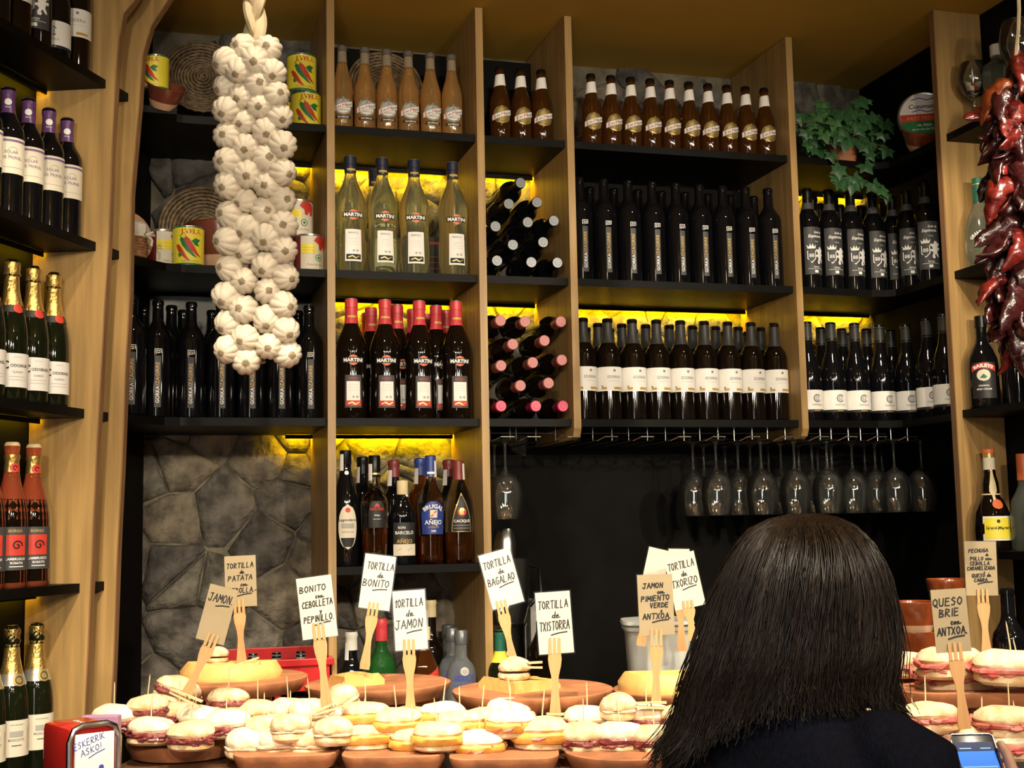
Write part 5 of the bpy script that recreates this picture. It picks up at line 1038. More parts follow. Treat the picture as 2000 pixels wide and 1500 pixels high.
# ------------------------------------------------------------------ rolls
rb = random.Random(31)
def lump(prof, seg, sx, sy, amp, fr_, seed, n=2.4):
    mb = MB().lathe(prof, seg, sx=sx, sy=sy, lobe=sq(n)); out = []
    for x, y, z in mb.v:
        k = noise.noise((x*fr_+seed*7, y*fr_, z*fr_)); k2 = noise.noise((x*fr_*2.3, y*fr_*2.3+seed, z*fr_*2)); f = 1+amp*k+amp*.5*k2; out.append((x*f, y*f, z*(1+amp*.8*k)))
    mb.v = out; return mb
def bits(rx, ry, z0, z1, n, mat, seed, size=.008):
    r_ = random.Random(seed); mb = MB()
    for k in range(n):
        a = 2*PI*k/n+r_.uniform(-.2, .2); e = r_.uniform(.80, 1.10); z = r_.uniform(z0, z1); p = Vector((rx*math.cos(a)*e, ry*math.sin(a)*e, z)); t = Vector((-math.sin(a), math.cos(a), r_.uniform(-.5, .5)))
        mb.tube([p-t*size*1.3, p+Vector((0, 0, -size*.2)), p+t*size*1.3], [size*.3, size*r_.uniform(.35, .6), size*.25], 6)
    return mb
def roll(kind, k):
    R_ = .043; sx, sy = {'onion': (1.12, .86), 'plain': (1.0, .92), 'omelette': (1.12, .82), 'red': (1.12, .82), 'ham': (1.45, .86)}[kind]
    hb, hf, ht = {'onion': (.014, .012, .030), 'plain': (.018, .007, .034), 'omelette': (.013, .017, .024), 'red': (.013, .018, .024), 'ham': (.018, .010, .028)}[kind]
    top = 'bread_pale' if (k+len(kind)) % 2 else 'bread'; parts = []
    lo_ = lump([(0, 0), (R_*.80, 0), (R_*.97, hb*.35), (R_*.98, hb*.75), (R_*.92, hb), (0, hb)], 22, sx, sy, .07, 30, k); parts.append(('bottom_bun', lo_.mesh('bottom_bun', 'bread'), []))
    fm = {'onion': 'onion_jam', 'plain': 'tuna', 'omelette': 'omelette', 'red': 'omelette', 'ham': 'ham'}[kind]; e = {'onion': .99, 'plain': .96, 'omelette': 1.08, 'red': 1.08, 'ham': 1.02}[kind]
    fi = lump([(0, hb), (R_*.9*e, hb), (R_*e, hb+hf*.3), (R_*1.0*e, hb+hf*.75), (R_*.92*e, hb+hf), (0, hb+hf)], 26, sx, sy, .12, 55, k+20, 3.0)
    parts.append(('filling', fi.mesh('filling', fm), []))
    if kind in ('onion', 'ham'): parts.append(('filling_shreds', bits(R_*sx*1.0, R_*sy*1.0, hb-.002, hb+hf+.003, 26, fm, k).mesh('filling_shreds', fm), []))
    if kind == 'red': parts.append(('ham_pieces', bits(R_*sx*1.02, R_*sy*1.02, hb+.003, hb+hf-.003, 9, 'ham', k, .009).mesh('ham_pieces', 'ham'), []))
    zt = hb+hf-.001
    up_ = lump([(0, zt), (R_*.93, zt), (R_*1.0, zt+ht*.22), (R_*.95, zt+ht*.48), (R_*.80, zt+ht*.74), (R_*.52, zt+ht*.92), (R_*.24, zt+ht*.985), (0, zt+ht)], 24, sx, sy, .09, 26, k+40); parts.append(('top_bun', up_.mesh('top_bun', top), []))
    H = zt+ht; a = .12*math.sin(k*2.1); parts.append(('toothpick', MB().tube([(0, 0, H-.018), (a*.02, 0, H+.01), (a*.05, .002, H+.040), (a*.056, .002, H+.046)], [.0013, .0013, .0012, .0003], 6).mesh('toothpick', 'pick'), []))
    return dict(name='sandwich', cat='sandwich', parts=parts), H
RL = {(kd, k): roll(kd, k) for kd in ('onion', 'plain', 'omelette', 'red', 'ham') for k in range(4)}
ROLLS = []
def zc(py): return CT+.046+max(0, 1449-py)*.0009
def put_roll(kd, px, py, label, group, rz=None, pick=True, tilt=0, zz=None, sc=1):
    k = rb.randrange(4); pr, H = RL[(kd, k)]; z = zz if zz else zc(py); q = onZ(px, py, z)
    rz = rb.uniform(-.5, .5) if rz is None else rz; zb = z-H*.5*sc
    if zb < CT+.0105: zb = CT+.0105
    m = Matrix.Translation((q.x, q.y, zb)) @ Matrix.Rotation(-YAW+rz, 4, 'Z') @ Matrix.Rotation(tilt, 4, 'Y') @ Matrix.Rotation(rb.uniform(-.08, .08), 4, 'X') @ Matrix.Scale(sc, 4)
    o = place(pr, (0, 0, 0), label, 0, group, mtx=m, skip=() if pick else ('toothpick',)); ROLLS.append((o, (.052 if kd == 'ham' else .041)*sc, 0 if py > 1430 else 1)); return o
g_ = 'purple onion sandwiches'
for px, py in ((263, 1400), (309, 1424), (395, 1428), (446, 1412)): put_roll('onion', px, py, 'bread roll with purple onion filling at the edge of its round dish', g_+' at the edge', rb.uniform(-.25, .25))
for px, py in ((290, 1380), (350, 1398), (383, 1402), (435, 1368), (485, 1395)): put_roll('onion', px, py, 'bread roll with purple onion filling in the upper part of its heap', g_+' in the heap', sc=.92)
put_roll('onion', 321, 1349, 'bread roll leaning on top of the purple onion sandwiches, pegged', None, .4, False, .35)
for px, py in ((482, 1449), (543, 1450), (606, 1450)): put_roll('plain', px, py, 'pale tuna roll in the front line of its squarish dish', 'tuna rolls, front', rb.uniform(-.2, .2))
for px, py in ((500, 1424), (575, 1414), (644, 1421), (554, 1394), (620, 1391), (668, 1406)): put_roll('plain', px, py, 'pale tuna roll heaped behind the front line of tuna rolls', 'tuna rolls, heaped', sc=.95)
put_roll('plain', 641, 1368, 'tuna roll lying tilted against its sign fork on the heap', None, .2, False, -.4)
for px, py in ((718, 1438), (810, 1446)): put_roll('omelette', px, py, 'roll with yellow omelette slice in the front line', 'omelette rolls, front', rb.uniform(-.15, .15))
for px, py in ((710, 1396), (758, 1408), (863, 1402), (872, 1428), (790, 1415)): put_roll('omelette', px, py, 'floury roll with omelette heaped behind the front omelette rolls', 'omelette rolls, heaped')
put_roll('red', 937, 1452, 'roll with orange chorizo omelette at the front corner of the rectangular dish', None, .08); put_roll('red', 1058, 1432, 'wide roll with reddish chorizo omelette next to the fork sign', None, -.12, sc=1.15)
for px, py in ((943, 1416), (960, 1396), (905, 1412), (1010, 1408)): put_roll('red', px, py, 'floury roll heaped behind the chorizo omelette rolls', 'chorizo omelette rolls, heaped')
for px, py in ((1140, 1437), (1212, 1437), (1278, 1442)): put_roll('onion', px, py, 'roll with dark onion shreds in the front line of the dish by the person', 'ham and onion rolls, front', rb.uniform(-.2, .2))
for px, py in ((1228, 1408), (1288, 1407), (1180, 1412)): put_roll('onion', px, py, 'floury roll with onion heaped behind its front line by the person', 'ham and onion rolls, heaped')
put_roll('plain', 1212, 1380, 'small round bun at the top of the heap by the person', None, 0, False, sc=.85)
zt_ = RTY.z-.006
for px, py, dz, rz, sc in ((1822, 1318, .03, .3, 1.25), (1905, 1318, .045, -.2, 1.3), (1788, 1296, .055, .5, 1.0), (1975, 1340, .02, .2, 1.3), (1952, 1300, .07, .1, 1.2), (1860, 1292, .075, -.1, 1.15)):
    put_roll('ham', px, py, 'large floury ham roll heaped on the raised clay tray', 'ham rolls on the raised tray', rz+rb.uniform(-.6, .6), True, 0, zt_+dz, sc)
for px, py, zz, rz in ((1810, 1402, CT+.095, .2), (1785, 1436, CT+.05, -.5), (1920, 1442, CT+.05, .1), (1972, 1408, CT+.085, -.2), (1742, 1418, CT+.06, .3), (1990, 1450, CT+.045, .3)):
    put_roll('ham', px, py, 'floury filled roll on the bar in front of the raised tray', 'filled rolls before the raised tray', rz, True, 0, zz, 1.05)
put_roll('ham', 1708, 1335, 'golden roll partly hidden by the long dark hair', None, 1.2, False, 0, 1.30, .8)

# neighbours in a heap are eased apart
for it in range(8):
    for i in range(len(ROLLS)):
        for j in range(i):
            (a, ra, wa), (c, rc, wc) = ROLLS[i], ROLLS[j]; la, lc = a.matrix_basis.translation, c.matrix_basis.translation
            if abs(la.z-lc.z) > .032: continue
            d = (la-lc).xy; m_ = ra+rc-d.length
            if m_ > 0 and d.length > 1e-5: v = d.normalized()*m_*.16; a.location.x += v.x*wa; a.location.y += v.y*wa; c.location.x -= v.x*wc; c.location.y -= v.y*wc

# ------------------------------------------------------------------ omelettes in the round dishes
def wedge(label, c, r, a0, a1, h, dx, dy, rz, name='omelette'):
    o = thing(name, label, 'omelette', (c[0]+dx, c[1]+dy, c[2]+.0006), (0, 0, rz)); n = 20
    def ring(s, z): return [(0, 0, z)]+[(r*s*math.cos(a0+(a1-a0)*i/n), r*s*math.sin(a0+(a1-a0)*i/n), z) for i in range(n+1)]
    vs = []; fs = []; levels = [(.90, 0), (1.0, h*.35), (.99, h*.68), (.86, h)]
    for s, z in levels: vs += ring(s, z)
    m = n+2
    vs = [(x*(1+.05*noise.noise((x*40, y*40, z*40))), y*(1+.05*noise.noise((x*40, y*40, 5))), z+(.009*noise.noise((x*30, y*30, 2)) if z > 0 else 0)) for x, y, z in vs]
    for l in range(3):
        for i in range(m): fs.append((l*m+i, l*m+(i+1) % m, (l+1)*m+(i+1) % m, (l+1)*m+i))
    for i in range(1, m-1): fs.append((0, i+1, i)); fs.append((3*m, 3*m+i, 3*m+i+1))
    MB().add(vs, fs).obj('omelette_body', 'tortilla', o, sharp=50); return o
wedge('large half of a golden potato omelette in its clay dish', caz[0], .115, 0, PI, .060, .0, .02, -YAW+PI)
wedge('broken pale omelette wedge in the second clay dish', caz[1], .095, .3, 1.9, .048, -.085, -.06, -YAW+.2)
wedge('pale omelette wedge under a small bun in the clay dish', caz[2], .130, .2, 1.7, .048, -.06, -.07, -YAW+.5)
wedge('golden omelette piece beside the dark hair', caz[3], .10, 0, PI, .065, -.06, .0, -YAW+PI)
for c, dx, dy, dz, lab, s in ((caz[0], -.035, .0, .060, 'small white bun on the potato omelette', .6), (caz[2], -.045, -.02, .049, 'round white bun sitting on the pale omelette wedge', .8)):
    pr, H = RL[('plain', 1)]; place(pr, (0, 0, 0), lab, mtx=Matrix.Translation((c[0]+dx, c[1]+dy, c[2]+dz)) @ Matrix.Scale(s, 4), skip=('toothpick', 'filling'))
def peg(px, py, D, ang, label):
    o = thing('clothes_peg', label, 'peg', atD(px, py, D), (0, math.radians(ang), -YAW))
    for s in (-1, 1): MB().prism([(-.034, .001*s), (.034, .0035*s), (.034, .0075*s), (.0, .0065*s), (-.034, .0045*s)], -.005, .005, axis=1).obj('peg_half', 'peg_wood', o, smooth=False)
    MB().tube([(.004*math.cos(a), -.0056+a*.0008, .005*math.sin(a)) for a in [i*.6 for i in range(14)]], .0009, 5).obj('spring', 'steel', o)
peg(478, 1297, 2.86, -14, 'wooden clothes peg resting on the potato omelette'); peg(363, 1362, 2.56, 24, 'wooden clothes peg clipped on the onion sandwich heap'); peg(648, 1381, 2.54, -18, 'wooden clothes peg clipped on the tuna roll heap'); peg(1028, 1299, 2.70, 0, 'wooden clothes peg lying on the pale omelette wedge'); peg(1268, 1377, 2.52, 2, 'wooden clothes peg under the PIMIENTO card'); peg(1100, 1399, 2.56, 5, 'wooden clothes peg behind the wide chorizo omelette roll')

# ------------------------------------------------------------------ behind the dishes
x0, x1 = onY(432, 1300, 3.5).x, onY(647, 1300, 3.5).x
cr = thing('drinks_crate', 'red plastic drinks crate on the back counter below the stone wall', 'crate', ((x0+x1)/2, 3.62, BC)); cw = (x1-x0)/2
for a, b_, nm in (((-cw, -.14, 0), (cw, -.13, .10), 'front_side'), ((-cw, -.14, .17), (cw, -.13, .252), 'front_side'), ((-cw, .13, 0), (cw, .14, .265), 'back_side'), ((-cw, -.14, 0), (-cw+.01, .14, .26), 'end_side'), ((cw-.01, -.14, 0), (cw, .14, .26), 'end_side'), ((-cw, -.14, 0), (cw, .14, .008), 'base'), ((-cw-.004, -.146, .236), (cw+.004, -.138, .256), 'rim'), ((-.008, -.14, .09), (.008, -.13, .18), 'front_post')):
    MB().rbox(a, b_, .003).obj(nm, 'crate_red', cr, smooth=False)
v, f = T('Coca-Cola', w=.07, bold=.015, shear=.35); MB().add([(x+.045, -.1463, z+.06) for x, z in v], f).obj('lettering', 'ink_white', cr)
b = Bottle('soda_bottle', [(0, .004), (.026, 0), (.029, .005), (.026, .06), (.0295, .10), (.0285, .13), (.017, .185), (.0125, .215), (.013, .245), (.0118, .25), (0, .25)], 'glass_black'); b.sleeve('neck_ring', .232, .245, 'foil_silver', eps=.001, n=2); b.label('print', rect2d(-.001, .001, -.001, .001, 1), .11, 'ink_white', [(T('Coca-Cola', w=.045, shear=.35, bold=.01), 0, 0, 'ink_white')])
for i, px in enumerate((450, 494, 540, 587, 618)):
    for j, y in enumerate((3.56, 3.66)):
        if abs(onY(px, 1262, y).x-cr.location.x) < cw-.042: place(b.d, (onY(px, 1262, y).x, y, BC+.0085), 'small dark soda bottle standing in the red crate', 0, 'soda bottles in the crate')
q = onY(990, 1200, 3.68); bl = thing('juice_machine', 'steel and clear plastic bar machine behind the bun-topped omelette', 'machine', (q.x, 3.68, BC))
MB().lathe([(0, 0), (.062, 0), (.062, .02), (.056, .03), (.056, .30), (.060, .31), (0, .31)], 28).obj('steel_base', 'steel', bl); MB().lathe([(.052, .311), (.066, .36), (.070, .50), (.068, .50), (.064, .362), (.050, .314)], 28).obj('clear_jar', 'thin_glass', bl)
MB().lathe([(0, .50), (.040, .50), (.038, .545), (.030, .585), (.028, .588), (0, .588)], 28).obj('lid', 'steel', bl); MB().tube([(.066, -.01, .48), (.10, -.01, .47), (.105, -.01, .40), (.068, -.01, .36)], .007, 8).obj('handle', 'cap_black', bl)
v, f = T('.O.', w=.03, bold=.02); MB().add([(x-.01, -.0565, z+.23) for x, z in v], f).obj('lettering', 'ink_white', bl)
q = onY(1046, 1300, 3.5); o = thing('carton', 'grey upright carton with a white barcode strip on the back counter', 'box', (q.x+.075, 3.74, BC)); MB().rbox((-.024, -.03, 0), (.024, .03, .375), .002).obj('carton_body', 'paper_grey', o, smooth=False); MB().box((-.006, -.0308, .16), (.016, -.0302, .25)).obj('barcode_strip', 'paper_white', o, smooth=False)
q = atD(1278, 1300, 3.14); tbx = thing('plastic_tub', 'translucent plastic tub with folded white cloth inside, left of the person', 'tub', (q.x+.01, q.y, CT+.0006), (0, 0, -YAW))
MB().lathe([(0, 0), (.066, 0), (.068, .004), (.078, .205), (.084, .207), (.086, .216), (.080, .217), (.075, .205), (.066, .006), (0, .006)], 32, lobe=sq(5)).obj('tub_body', 'plastic_tub', tbx)
MB().lathe([(0, .219), (.084, .219), (.088, .222), (.086, .230), (.06, .233), (0, .233)], 32, lobe=sq(5)).obj('lid', 'plastic_tub', tbx); MB().lathe([(.060, .10), (.068, .12), (.070, .15), (.060, .175), (0, .18)], 30, lobe=lambda t, z: sq(4)(t, z)+.03*math.sin(7*t)).obj('cloth', 'cloth', tbx); MB().lathe([(0, .01), (.060, .01), (.064, .095), (0, .096)], 30, lobe=sq(4)).obj('dark_basket', 'wicker_red', tbx)
q = atD(1786, 1250, 2.93)
for k in range(4): clay_bowl('clay_bowl', ('lowest orange clay bowl of the short stack', 'second orange clay bowl in the short stack', 'third orange clay bowl in the short stack', 'topmost orange clay bowl of the short stack')[k], (q.x, q.y, CT+.0006+k*.066), (0, 0, 0), .056, .078, None, 'terracotta_glaze', 'clay_pale')
q = atD(1850, 1200, 3.08)
for k in range(5): clay_bowl('clay_bowl', ('lowest brown clay bowl of the tall stack by the post', 'second brown clay bowl of the tall stack by the post', 'third brown clay bowl of the tall stack by the post', 'fourth brown clay bowl of the tall stack by the post', 'topmost chipped brown clay bowl by the wooden post')[k], (q.x, q.y, CT+.0006+k*.061), (0, 0, 0), .045, .075, None, 'terracotta_glaze', 'clay_pale')
bw = Bottle('wine_bottle', bordeaux(.305, .0375, .0145, .62), 'glass_black'); bw.label('label', rect2d(-.036, .036, -.035, .035, 10), .11, 'paper_grey', [(disc2d(.008, 8), 0, .005, 'ink_grey'), (rect2d(-.014, .014, -.018, -.016), 0, 0, 'ink_grey')])
q = atD(1972, 1250, 2.86); place(bw.d, (q.x, q.y, CT+.0006), 'dark wine bottle with grey label on the bar behind the ham rolls', -.3)
q = atD(158, 1455, 2.34); nb = thing('napkin_dispenser', 'red napkin dispenser with chrome frame on the bar corner', 'napkin holder', (q.x, q.y, CT+.0006), (0, 0, -YAW+math.radians(40)))
M('napkin_red', (.50, .02, .015), .25, var=.08, coat=.5)
MB().rbox((-.046, -.058, 0), (.046, .075, .124), .016).obj('red_case', 'napkin_red', nb); fm_ = []
MB().tube([(-.045, -.0625, .004), (-.046, -.0625, .10), (-.038, -.0625, .120), (-.022, -.0625, .127), (.022, -.0625, .127), (.038, -.0625, .120), (.046, -.0625, .10), (.045, -.0625, .004)], .0055, 8).obj('chrome_frame', 'steel', nb)
MB().rbox((-.036, -.066, .003), (.036, -.059, .112), .002).obj('paper_napkins', 'paper_white', nb)
mb = hand([('ESKERRIK', .011, 0), ('ASKO!', .011, 0)], .068, .10, top=.02, lw=.0013); o = mb.obj('lettering', 'ink_blue', nb, smooth=False); o.matrix_basis = Matrix.Translation((0, -.0664, .058)) @ Matrix.Rotation(-.25, 4, 'Y')
fg = MB()
for pts in ([(.012, .045), (.012, .028)], [(.004, .040), (.012, .040), (.020, .046)], [(.006, .010), (.012, .028), (.018, .010)]): v, f = ribbon(pts, .0035); fg.add([(a, -.0663, c) for a, c in v], f)
v, f = disc2d(.005, 10); fg.add([(a+.012, -.0663, c+.051) for a, c in v], f); fg.obj('printed_figure', 'ink_blue', nb, smooth=False)
v, f = T('Coca-Cola', w=.06, bold=.02, shear=.35); o = MB().add([(a, c, 0) for a, c in v], f).obj('lettering', 'ink_white', nb); o.matrix_basis = Matrix.Translation((0, 0, .1246)) @ Matrix.Rotation(-PI/2, 4, 'Z')
M('lilac', (.42, .22, .36), .6, var=.04); q = atD(198, 1430, 2.52); o = thing('menu_card', 'lilac card box standing behind the napkin dispenser', 'card', (q.x, q.y, CT+.0006), (0, 0, -YAW)); MB().rbox((-.036, -.012, 0), (.036, .012, q.z-CT+.032), .002).obj('card_body', 'lilac', o, smooth=False)

# ------------------------------------------------------------------ the person in front of the bar
M('skin', (.55, .30, .20), .5, var=.06, sss=.1); M('knit', (.006, .007, .016), .85, var=.2, vs=120, bump=.6, bs=260, spec=.2); M('jeans', (.02, .03, .06), .8, var=.2); M('shoe', (.01, .01, .01), .5)
M('hair_base', (.010, .006, .004), .5, var=.3, vs=60, stretch=(1, 1, .08)); M('hair', (.034, .020, .012), .38, var=.45, vs=40, stretch=(8, 8, .3), spec=.7); M('eye_white', (.8, .8, .78), .2); M('iris', (.05, .03, .02), .2); M('lips', (.45, .14, .12), .4)
def fuse(mb, name, mat, voxel, sm, parent):
    o = mb.obj(name, mat, None); md = o.modifiers.new('r', 'REMESH'); md.mode = 'VOXEL'; md.voxel_size = voxel
    s2 = o.modifiers.new('s', 'SMOOTH'); s2.iterations = sm; s2.factor = .5
    me = bpy.data.meshes.new_from_object(o.evaluated_get(bpy.context.evaluated_depsgraph_get())); old = o.data; bpy.data.objects.remove(o); bpy.data.meshes.remove(old)
    me.polygons.foreach_set('use_smooth', [True]*len(me.polygons)); me.name = name
    return link(name, me, parent)
HC = atD(1556, 1130, 1.80); yaw_p = -(YAW+math.radians(42)); pr_ = thing('person', 'person with long dark brown hair in a navy knit sweater, seen from behind', 'person', (HC.x, HC.y, 0), (0, 0, yaw_p))
Wm = Matrix.Translation((HC.x, HC.y, 0)) @ Matrix.Rotation(yaw_p, 4, 'Z'); Wi = Wm.inverted()
def loft(mb, rings, seg=24):
    """rings: (cx, cy, z, rx, ry)"""
    vs = []; fs = []
    for cx, cy, z, rx, ry in rings:
        for k in range(seg): a = 2*PI*k/seg; vs.append((cx+rx*math.cos(a), cy+ry*math.sin(a), z))
    n = len(rings)
    for i in range(n-1):
        for k in range(seg): fs.append((i*seg+k, i*seg+(k+1) % seg, (i+1)*seg+(k+1) % seg, (i+1)*seg+k))
    fs.append(tuple(range(seg-1, -1, -1))); fs.append(tuple((n-1)*seg+k for k in range(seg))); return mb.add(vs, fs)
HZ = 1.47
# phone frame in the person's own axes
Wc = Matrix.Translation((HC.x, HC.y, 0)) @ Matrix.Rotation(-YAW, 4, 'Z'); Wci = Wc.inverted(); W2 = Wi @ Wc
PC = Wi @ atD(1918, 1506, 1.95); pfw = Vector((0, 1, 0)); tl = math.radians(42)
AX = (Wi.to_3x3() @ R0).normalized(); AX.z = 0; AX.normalize(); fwd_ = Vector((-AX.y, AX.x, 0)); AU = fwd_*math.sin(tl)+Vector((0, 0, 1))*math.cos(tl); AN = -fwd_*math.cos(tl)+Vector((0, 0, 1))*math.sin(tl)
def ph(x, u, n): return PC+AX*x+AU*u+AN*n
def tap(mb, pts, rad, seg=14, flat=1):
    """tube with rounded ends"""
    pts = [Vector(p) for p in pts]; d0 = (pts[0]-pts[1]).normalized(); d1 = (pts[-1]-pts[-2]).normalized()
    pts = [pts[0]+d0*rad[0]*.9, pts[0]+d0*rad[0]*.6]+pts+[pts[-1]+d1*rad[-1]*.6, pts[-1]+d1*rad[-1]*.9]; rad = [rad[0]*.35, rad[0]*.78]+list(rad)+[rad[-1]*.78, rad[-1]*.35]
    return mb.tube(pts, rad, seg, flat=flat)
sh_r, sh_l = Vector((.160, -.005, 1.285)), Vector((-.160, -.005, 1.285)); wr = ph(.012, -.118, -.040); el_r = Vector((.205, -.03, 1.02)); el_l = Vector((-.225, .02, 1.02)); wr_l = Vector((-.12, .13, .99))
body = MB()
loft(body, [(0, .012, HZ-.112, .030, .035), (0, .016, HZ-.095, .048, .060), (0, .010, HZ-.055, .066, .082), (0, .004, HZ, .075, .094), (0, 0, HZ+.050, .073, .092), (0, -.002, HZ+.085, .055, .072), (0, -.002, HZ+.103, .025, .034)])
loft(body, [(0, .006, 1.24, .052, .048), (0, .004, 1.32, .050, .050), (0, .006, 1.40, .048, .052)])
tap(body, [(0, .098, HZ+.010), (0, .112, HZ-.022)], [.008, .012], 10)                                       # nose
for s in (-1, 1): tap(body, [(s*.076, -.002, HZ+.012), (s*.078, -.004, HZ-.022)], [.012, .009], 10, .5)     # ears
loft(body, [(0, 0, .80, .150, .105), (0, 0, .90, .165, .112), (0, 0, 1.00, .128, .095), (0, .004, 1.12, .135, .100), (0, .0, 1.22, .140, .085), (0, -.002, 1.27, .095, .060)])
for sh, el, w in ((sh_r, el_r, wr), (sh_l, el_l, wr_l)):
    tap(body, [sh, (sh+el)/2, el, (el*.6+w*.4), w], [.044, .040, .034, .033, .023])
for s in (-1, 1): tap(body, [(s*.085, 0, .86), (s*.095, .005, .62), (s*.098, .0, .46), (s*.098, -.012, .30), (s*.098, -.01, .09)], [.085, .072, .052, .048, .034]); tap(body, [(s*.098, -.025, .045), (s*.10, .05, .035), (s*.105, .13, .026)], [.036, .034, .026])
# right hand round the phone, left hand relaxed
tap(body, [wr, ph(.012, -.07, -.032), ph(.006, -.02, -.029), ph(.0, .025, -.027)], [.024, .030, .034, .026], 14, .55)
for u, L in ((.048, 1.0), (.028, 1.06), (.008, 1.0), (-.012, .86)): tap(body, [ph(.012, u-.012, -.024), ph(-.020*L, u, -.026), ph(-.043*L, u+.003, -.014), ph(-.045*L, u+.005, .002), ph(-.038*L, u+.006, .010)], [.0095, .0090, .0084, .0080, .0070], 10)
tap(body, [ph(.024, -.062, -.026), ph(.044, -.035, -.014), ph(.0465, -.005, .000), ph(.043, .022, .009), ph(.037, .040, .011)], [.014, .0115, .0100, .0092, .0080], 10)
hd = Vector((.30, .85, -.28)).normalized(); tap(body, [wr_l, wr_l+hd*.05, wr_l+hd*.085], [.024, .034, .030], 14, .5)
for k, (dx, L) in enumerate(((-.026, .062), (-.009, .072), (.009, .068), (.026, .052))):
    b0 = wr_l+hd*.08+Vector((dx, -dx*.3, 0)); tap(body, [b0, b0+hd*L*.5+Vector((0, 0, -.004)), b0+hd*L*.85+Vector((0, 0, -.020)), b0+hd*L+Vector((0, 0, -.034))], [.0090, .0085, .0078, .0068], 10)
tap(body, [wr_l+hd*.02+Vector((.024, 0, 0)), wr_l+hd*.05+Vector((.046, 0, -.004)), wr_l+hd*.085+Vector((.052, 0, -.012))], [.012, .0100, .0082], 10)
bo = fuse(body, 'body', 'skin', .0048, 4, pr_)
for s in (-1, 1):
    MB().lathe([(0, -.012), (.008, -.009), (.012, 0), (.008, .009), (0, .012)], 14, Matrix.Translation((s*.031, .082, HZ+.008))).obj('eye', 'eye_white', pr_); MB().lathe([(0, 0), (.0055, 0), (.004, .0015), (0, .002)], 12, Matrix.Translation((s*.031, .0935, HZ+.008)) @ Matrix.Rotation(-PI/2, 4, 'X')).obj('iris', 'iris', pr_)
    MB().tube([(s*.016, .092, HZ+.028), (s*.032, .091, HZ+.033), (s*.050, .078, HZ+.028)], .0028, 6).obj('eyebrow', 'hair_base', pr_)
MB().tube([(-.022, .084, HZ-.052), (-.008, .093, HZ-.049), (0, .094, HZ-.051), (.008, .093, HZ-.049), (.022, .084, HZ-.052)], [.001, .005, .005, .005, .001], 8).obj('mouth', 'lips', pr_)
sw_ = MB()
loft(sw_, [(0, 0, .84, .185, .135), (0, 0, .90, .178, .128), (0, 0, 1.02, .150, .115), (0, .006, 1.14, .165, .120), (0, .002, 1.23, .178, .112), (0, -.002, 1.275, .165, .095), (0, .0, 1.310, .122, .090), (0, .002, 1.335, .088, .080), (0, .003, 1.360, .070, .070), (0, .004, 1.385, .066, .067)], 32)
for sh, el, w in ((sh_r, el_r, wr), (sh_l, el_l, wr_l)):
    e2 = el+(w-el)*.86; tap(sw_, [sh+Vector((-sh.x*.25, 0, .008)), sh, (sh+el)/2, el, (el+e2)/2, e2], [.058, .062, .056, .050, .046, .040])
fuse(sw_, 'sweater', 'knit', .008, 6, pr_)
tr = MB(); loft(tr, [(0, 0, .70, .165, .12), (0, 0, .80, .172, .122), (0, 0, .90, .170, .118), (0, 0, .95, .155, .108)], 28)
for s in (-1, 1): tap(tr, [(s*.088, 0, .84), (s*.097, .005, .62), (s*.099, .0, .46), (s*.099, -.012, .30), (s*.099, -.01, .12)], [.098, .086, .066, .060, .052])
fuse(tr, 'trousers', 'jeans', .010, 5, pr_)
for s in (-1, 1):
    sm_ = MB(); tap(sm_, [(s*.098, -.030, .050), (s*.10, .05, .044), (s*.105, .135, .034)], [.046, .043, .034]); loft(sm_, [(s*.10, .045, .0, .044, .135), (s*.10, .045, .018, .046, .138)], 20); fuse(sm_, 'shoe', 'shoe', .008, 3, pr_)
# hair: measured outline, then many strands lying on it
SIL = [(1004, 1545, 1600, .02), (1012, 1508, 1632, .055), (1030, 1474, 1664, .085), (1060, 1446, 1692, .108), (1100, 1424, 1712, .120), (1150, 1402, 1728, .126), (1210, 1384, 1738, .124), (1270, 1364, 1740, .116), (1320, 1346, 1726, .108), (1370, 1332, 1716, .102), (1415, 1320, 1724, .098), (1450, 1310, 1738, .094), (1485, 1306, 1744, .090)]
HR = []
for py, xl, xr, ry in SIL:
    a, c = Wci @ atD(xl, py, 1.80), Wci @ atD(xr, py, 1.80); HR.append(((a.x+c.x)/2, (a.y+c.y)/2-(.0 if py < 1250 else .012), (a.z+c.z)/2, abs(c.x-a.x)/2, ry))
def hpt(th, t, out=0):
    """th: 0 = nape side, +-PI = face side; t: 0 crown .. 1 ends"""
    f = t*(len(HR)-1); i = min(int(f), len(HR)-2); u = f-i; r_ = [HR[i][j]*(1-u)+HR[i+1][j]*u for j in range(5)]
    g = 1+.030*math.sin(9*th+3*t)*t+.016*math.sin(23*th-2*t)+.02*noise.noise((th*2, t*4, 1)) + out
    return W2 @ Vector((r_[0]+r_[3]*g*math.sin(th), r_[1]-r_[4]*g*math.cos(th), r_[2]))
def tend(th):
    if th < -.25: return min(1.0, .75+.30*(-th-.25))
    return .75+.13*max(0, th-.5)
hb_ = MB(); vs = []; fs = []; NT, NS = 30, 60; t0 = [2*PI*.5 if j < 8 else math.radians(128) for j in range(NT+1)]
for j in range(NT+1):
    lim = PI if j <= 9 else PI-math.radians(52)*min(1, (j-9)/3)
    for k in range(NS+1):
        th = -PI+2*PI*k/NS if j <= 9 else math.radians(-178)+math.radians(178+180-80*min(1, (j-9)/3))*k/NS; tt_ = j/NT*(tend(th if th < PI else th-2*PI)-.05+.05*noise.noise((th*3, 0, 4))); vs.append(hpt(th, tt_, -.03))
for j in range(NT):
    for k in range(NS): fs.append((j*(NS+1)+k, j*(NS+1)+k+1, (j+1)*(NS+1)+k+1, (j+1)*(NS+1)+k))
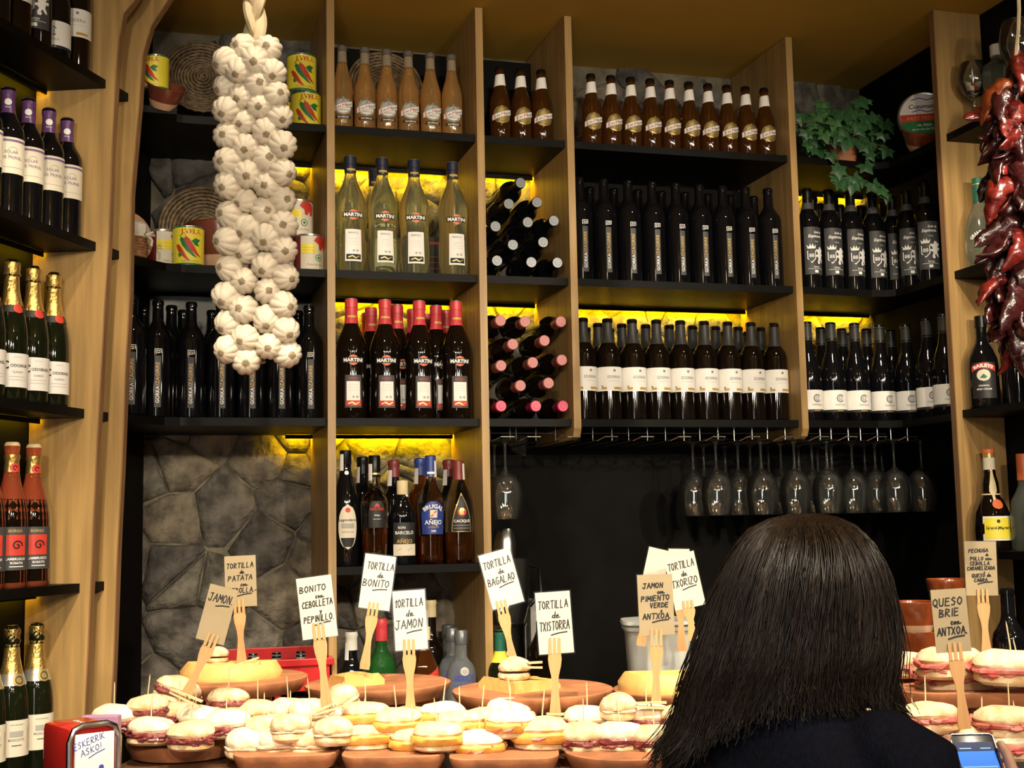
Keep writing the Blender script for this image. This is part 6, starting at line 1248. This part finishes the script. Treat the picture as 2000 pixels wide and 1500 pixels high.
nv = len(vs); vs2 = [(v.x*.97+HR[5][0]*.03, v.y*.95, v.z-.003) for v in vs]
hb_.add(vs, fs).obj('hair', 'hair_base', pr_, sharp=80)
st_ = MB(); rr3 = random.Random(77)
for k in range(2600):
    th = rr3.uniform(-2.6, 1.75); ts = rr3.uniform(.0, .45) if k % 3 else rr3.uniform(0, .1); lim_ = tend(th)+rr3.uniform(-.06, .05); te = min(lim_, ts+rr3.uniform(.5, .95)); fly = rr3.random() < .14; o_ = rr3.uniform(-.02, .03)
    curl = rr3.uniform(-.13, .13); wv = rr3.uniform(.03, .10); wp = noise.noise((th*3, 3, 1))*7; bulge = .05*noise.noise((th*5, 7, 2)); pts = []; n = 11
    for i in range(n):
        u = i/(n-1); t = ts+(te-ts)*u; thx = th+curl*u+wv*math.sin(u*8+wp)*u; p = hpt(thx, t, o_+bulge*u+.02*math.sin(u*7+wp)*u+(fly*.08*u)+(.03*math.sin(u*5+k) if fly else 0))
        if te > lim_-.03: p += W2.to_3x3() @ Vector((math.sin(th)*.022*u**6, -math.cos(th)*.012*u**6, .008*u**8))
        pts.append(p)
    st_.tube(pts, [rr3.uniform(.0007, .0015)*(1-.6*i/n) for i in range(n)], 3, caps=False)
tag(st_.obj('hair_strands', 'hair', pr_, sharp=180), kind='stuff')
# phone in the right hand
M('phone_body', (.012, .012, .014), .25, var=.05); M('screen_blue', (.02, .10, .5), .2, emit=(.02, .16, .75), es=1.1, var=0); M('screen_dark', (.01, .02, .06), .2, emit=(.01, .02, .07), es=.8, var=0); M('screen_light', (.2, .4, .8), .2, emit=(.25, .45, .9), es=1.0, var=0)
PM4 = Matrix.Identity(4)
for i in range(3): PM4[i][0] = AX[i]; PM4[i][1] = AU[i]; PM4[i][2] = AN[i]; PM4[i][3] = PC[i]
phn = thing('phone', 'dark smartphone with glowing blue screen held in a hand', 'phone'); phn.matrix_world = Wm @ PM4
MB().rbox((-.035, -.066, -.010), (.035, .066, 0), .0045).obj('phone_case', 'phone_body', phn); MB().tube([(-.0335, -.062, .0), (-.0335, .060, 0), (-.029, .0645, 0), (.029, .0645, 0), (.0335, .060, 0), (.0335, -.062, 0)], .0016, 6).obj('chrome_rim', 'steel', phn)
for nm, m, a in (('screen', 'screen_blue', (-.029, -.050, .0003, .029, .034, .0009)), ('status_bar', 'screen_dark', (-.029, .0345, .0003, .029, .050, .0009)), ('screen_line', 'screen_light', (-.024, .038, .0010, -.006, .0395, .0013)), ('screen_line', 'screen_light', (.008, .038, .0010, .024, .0395, .0013)), ('screen_line', 'screen_light', (-.026, .006, .0010, .026, .0072, .0013))):
    MB().box(a[:3], a[3:]).obj(nm, m, phn, smooth=False)
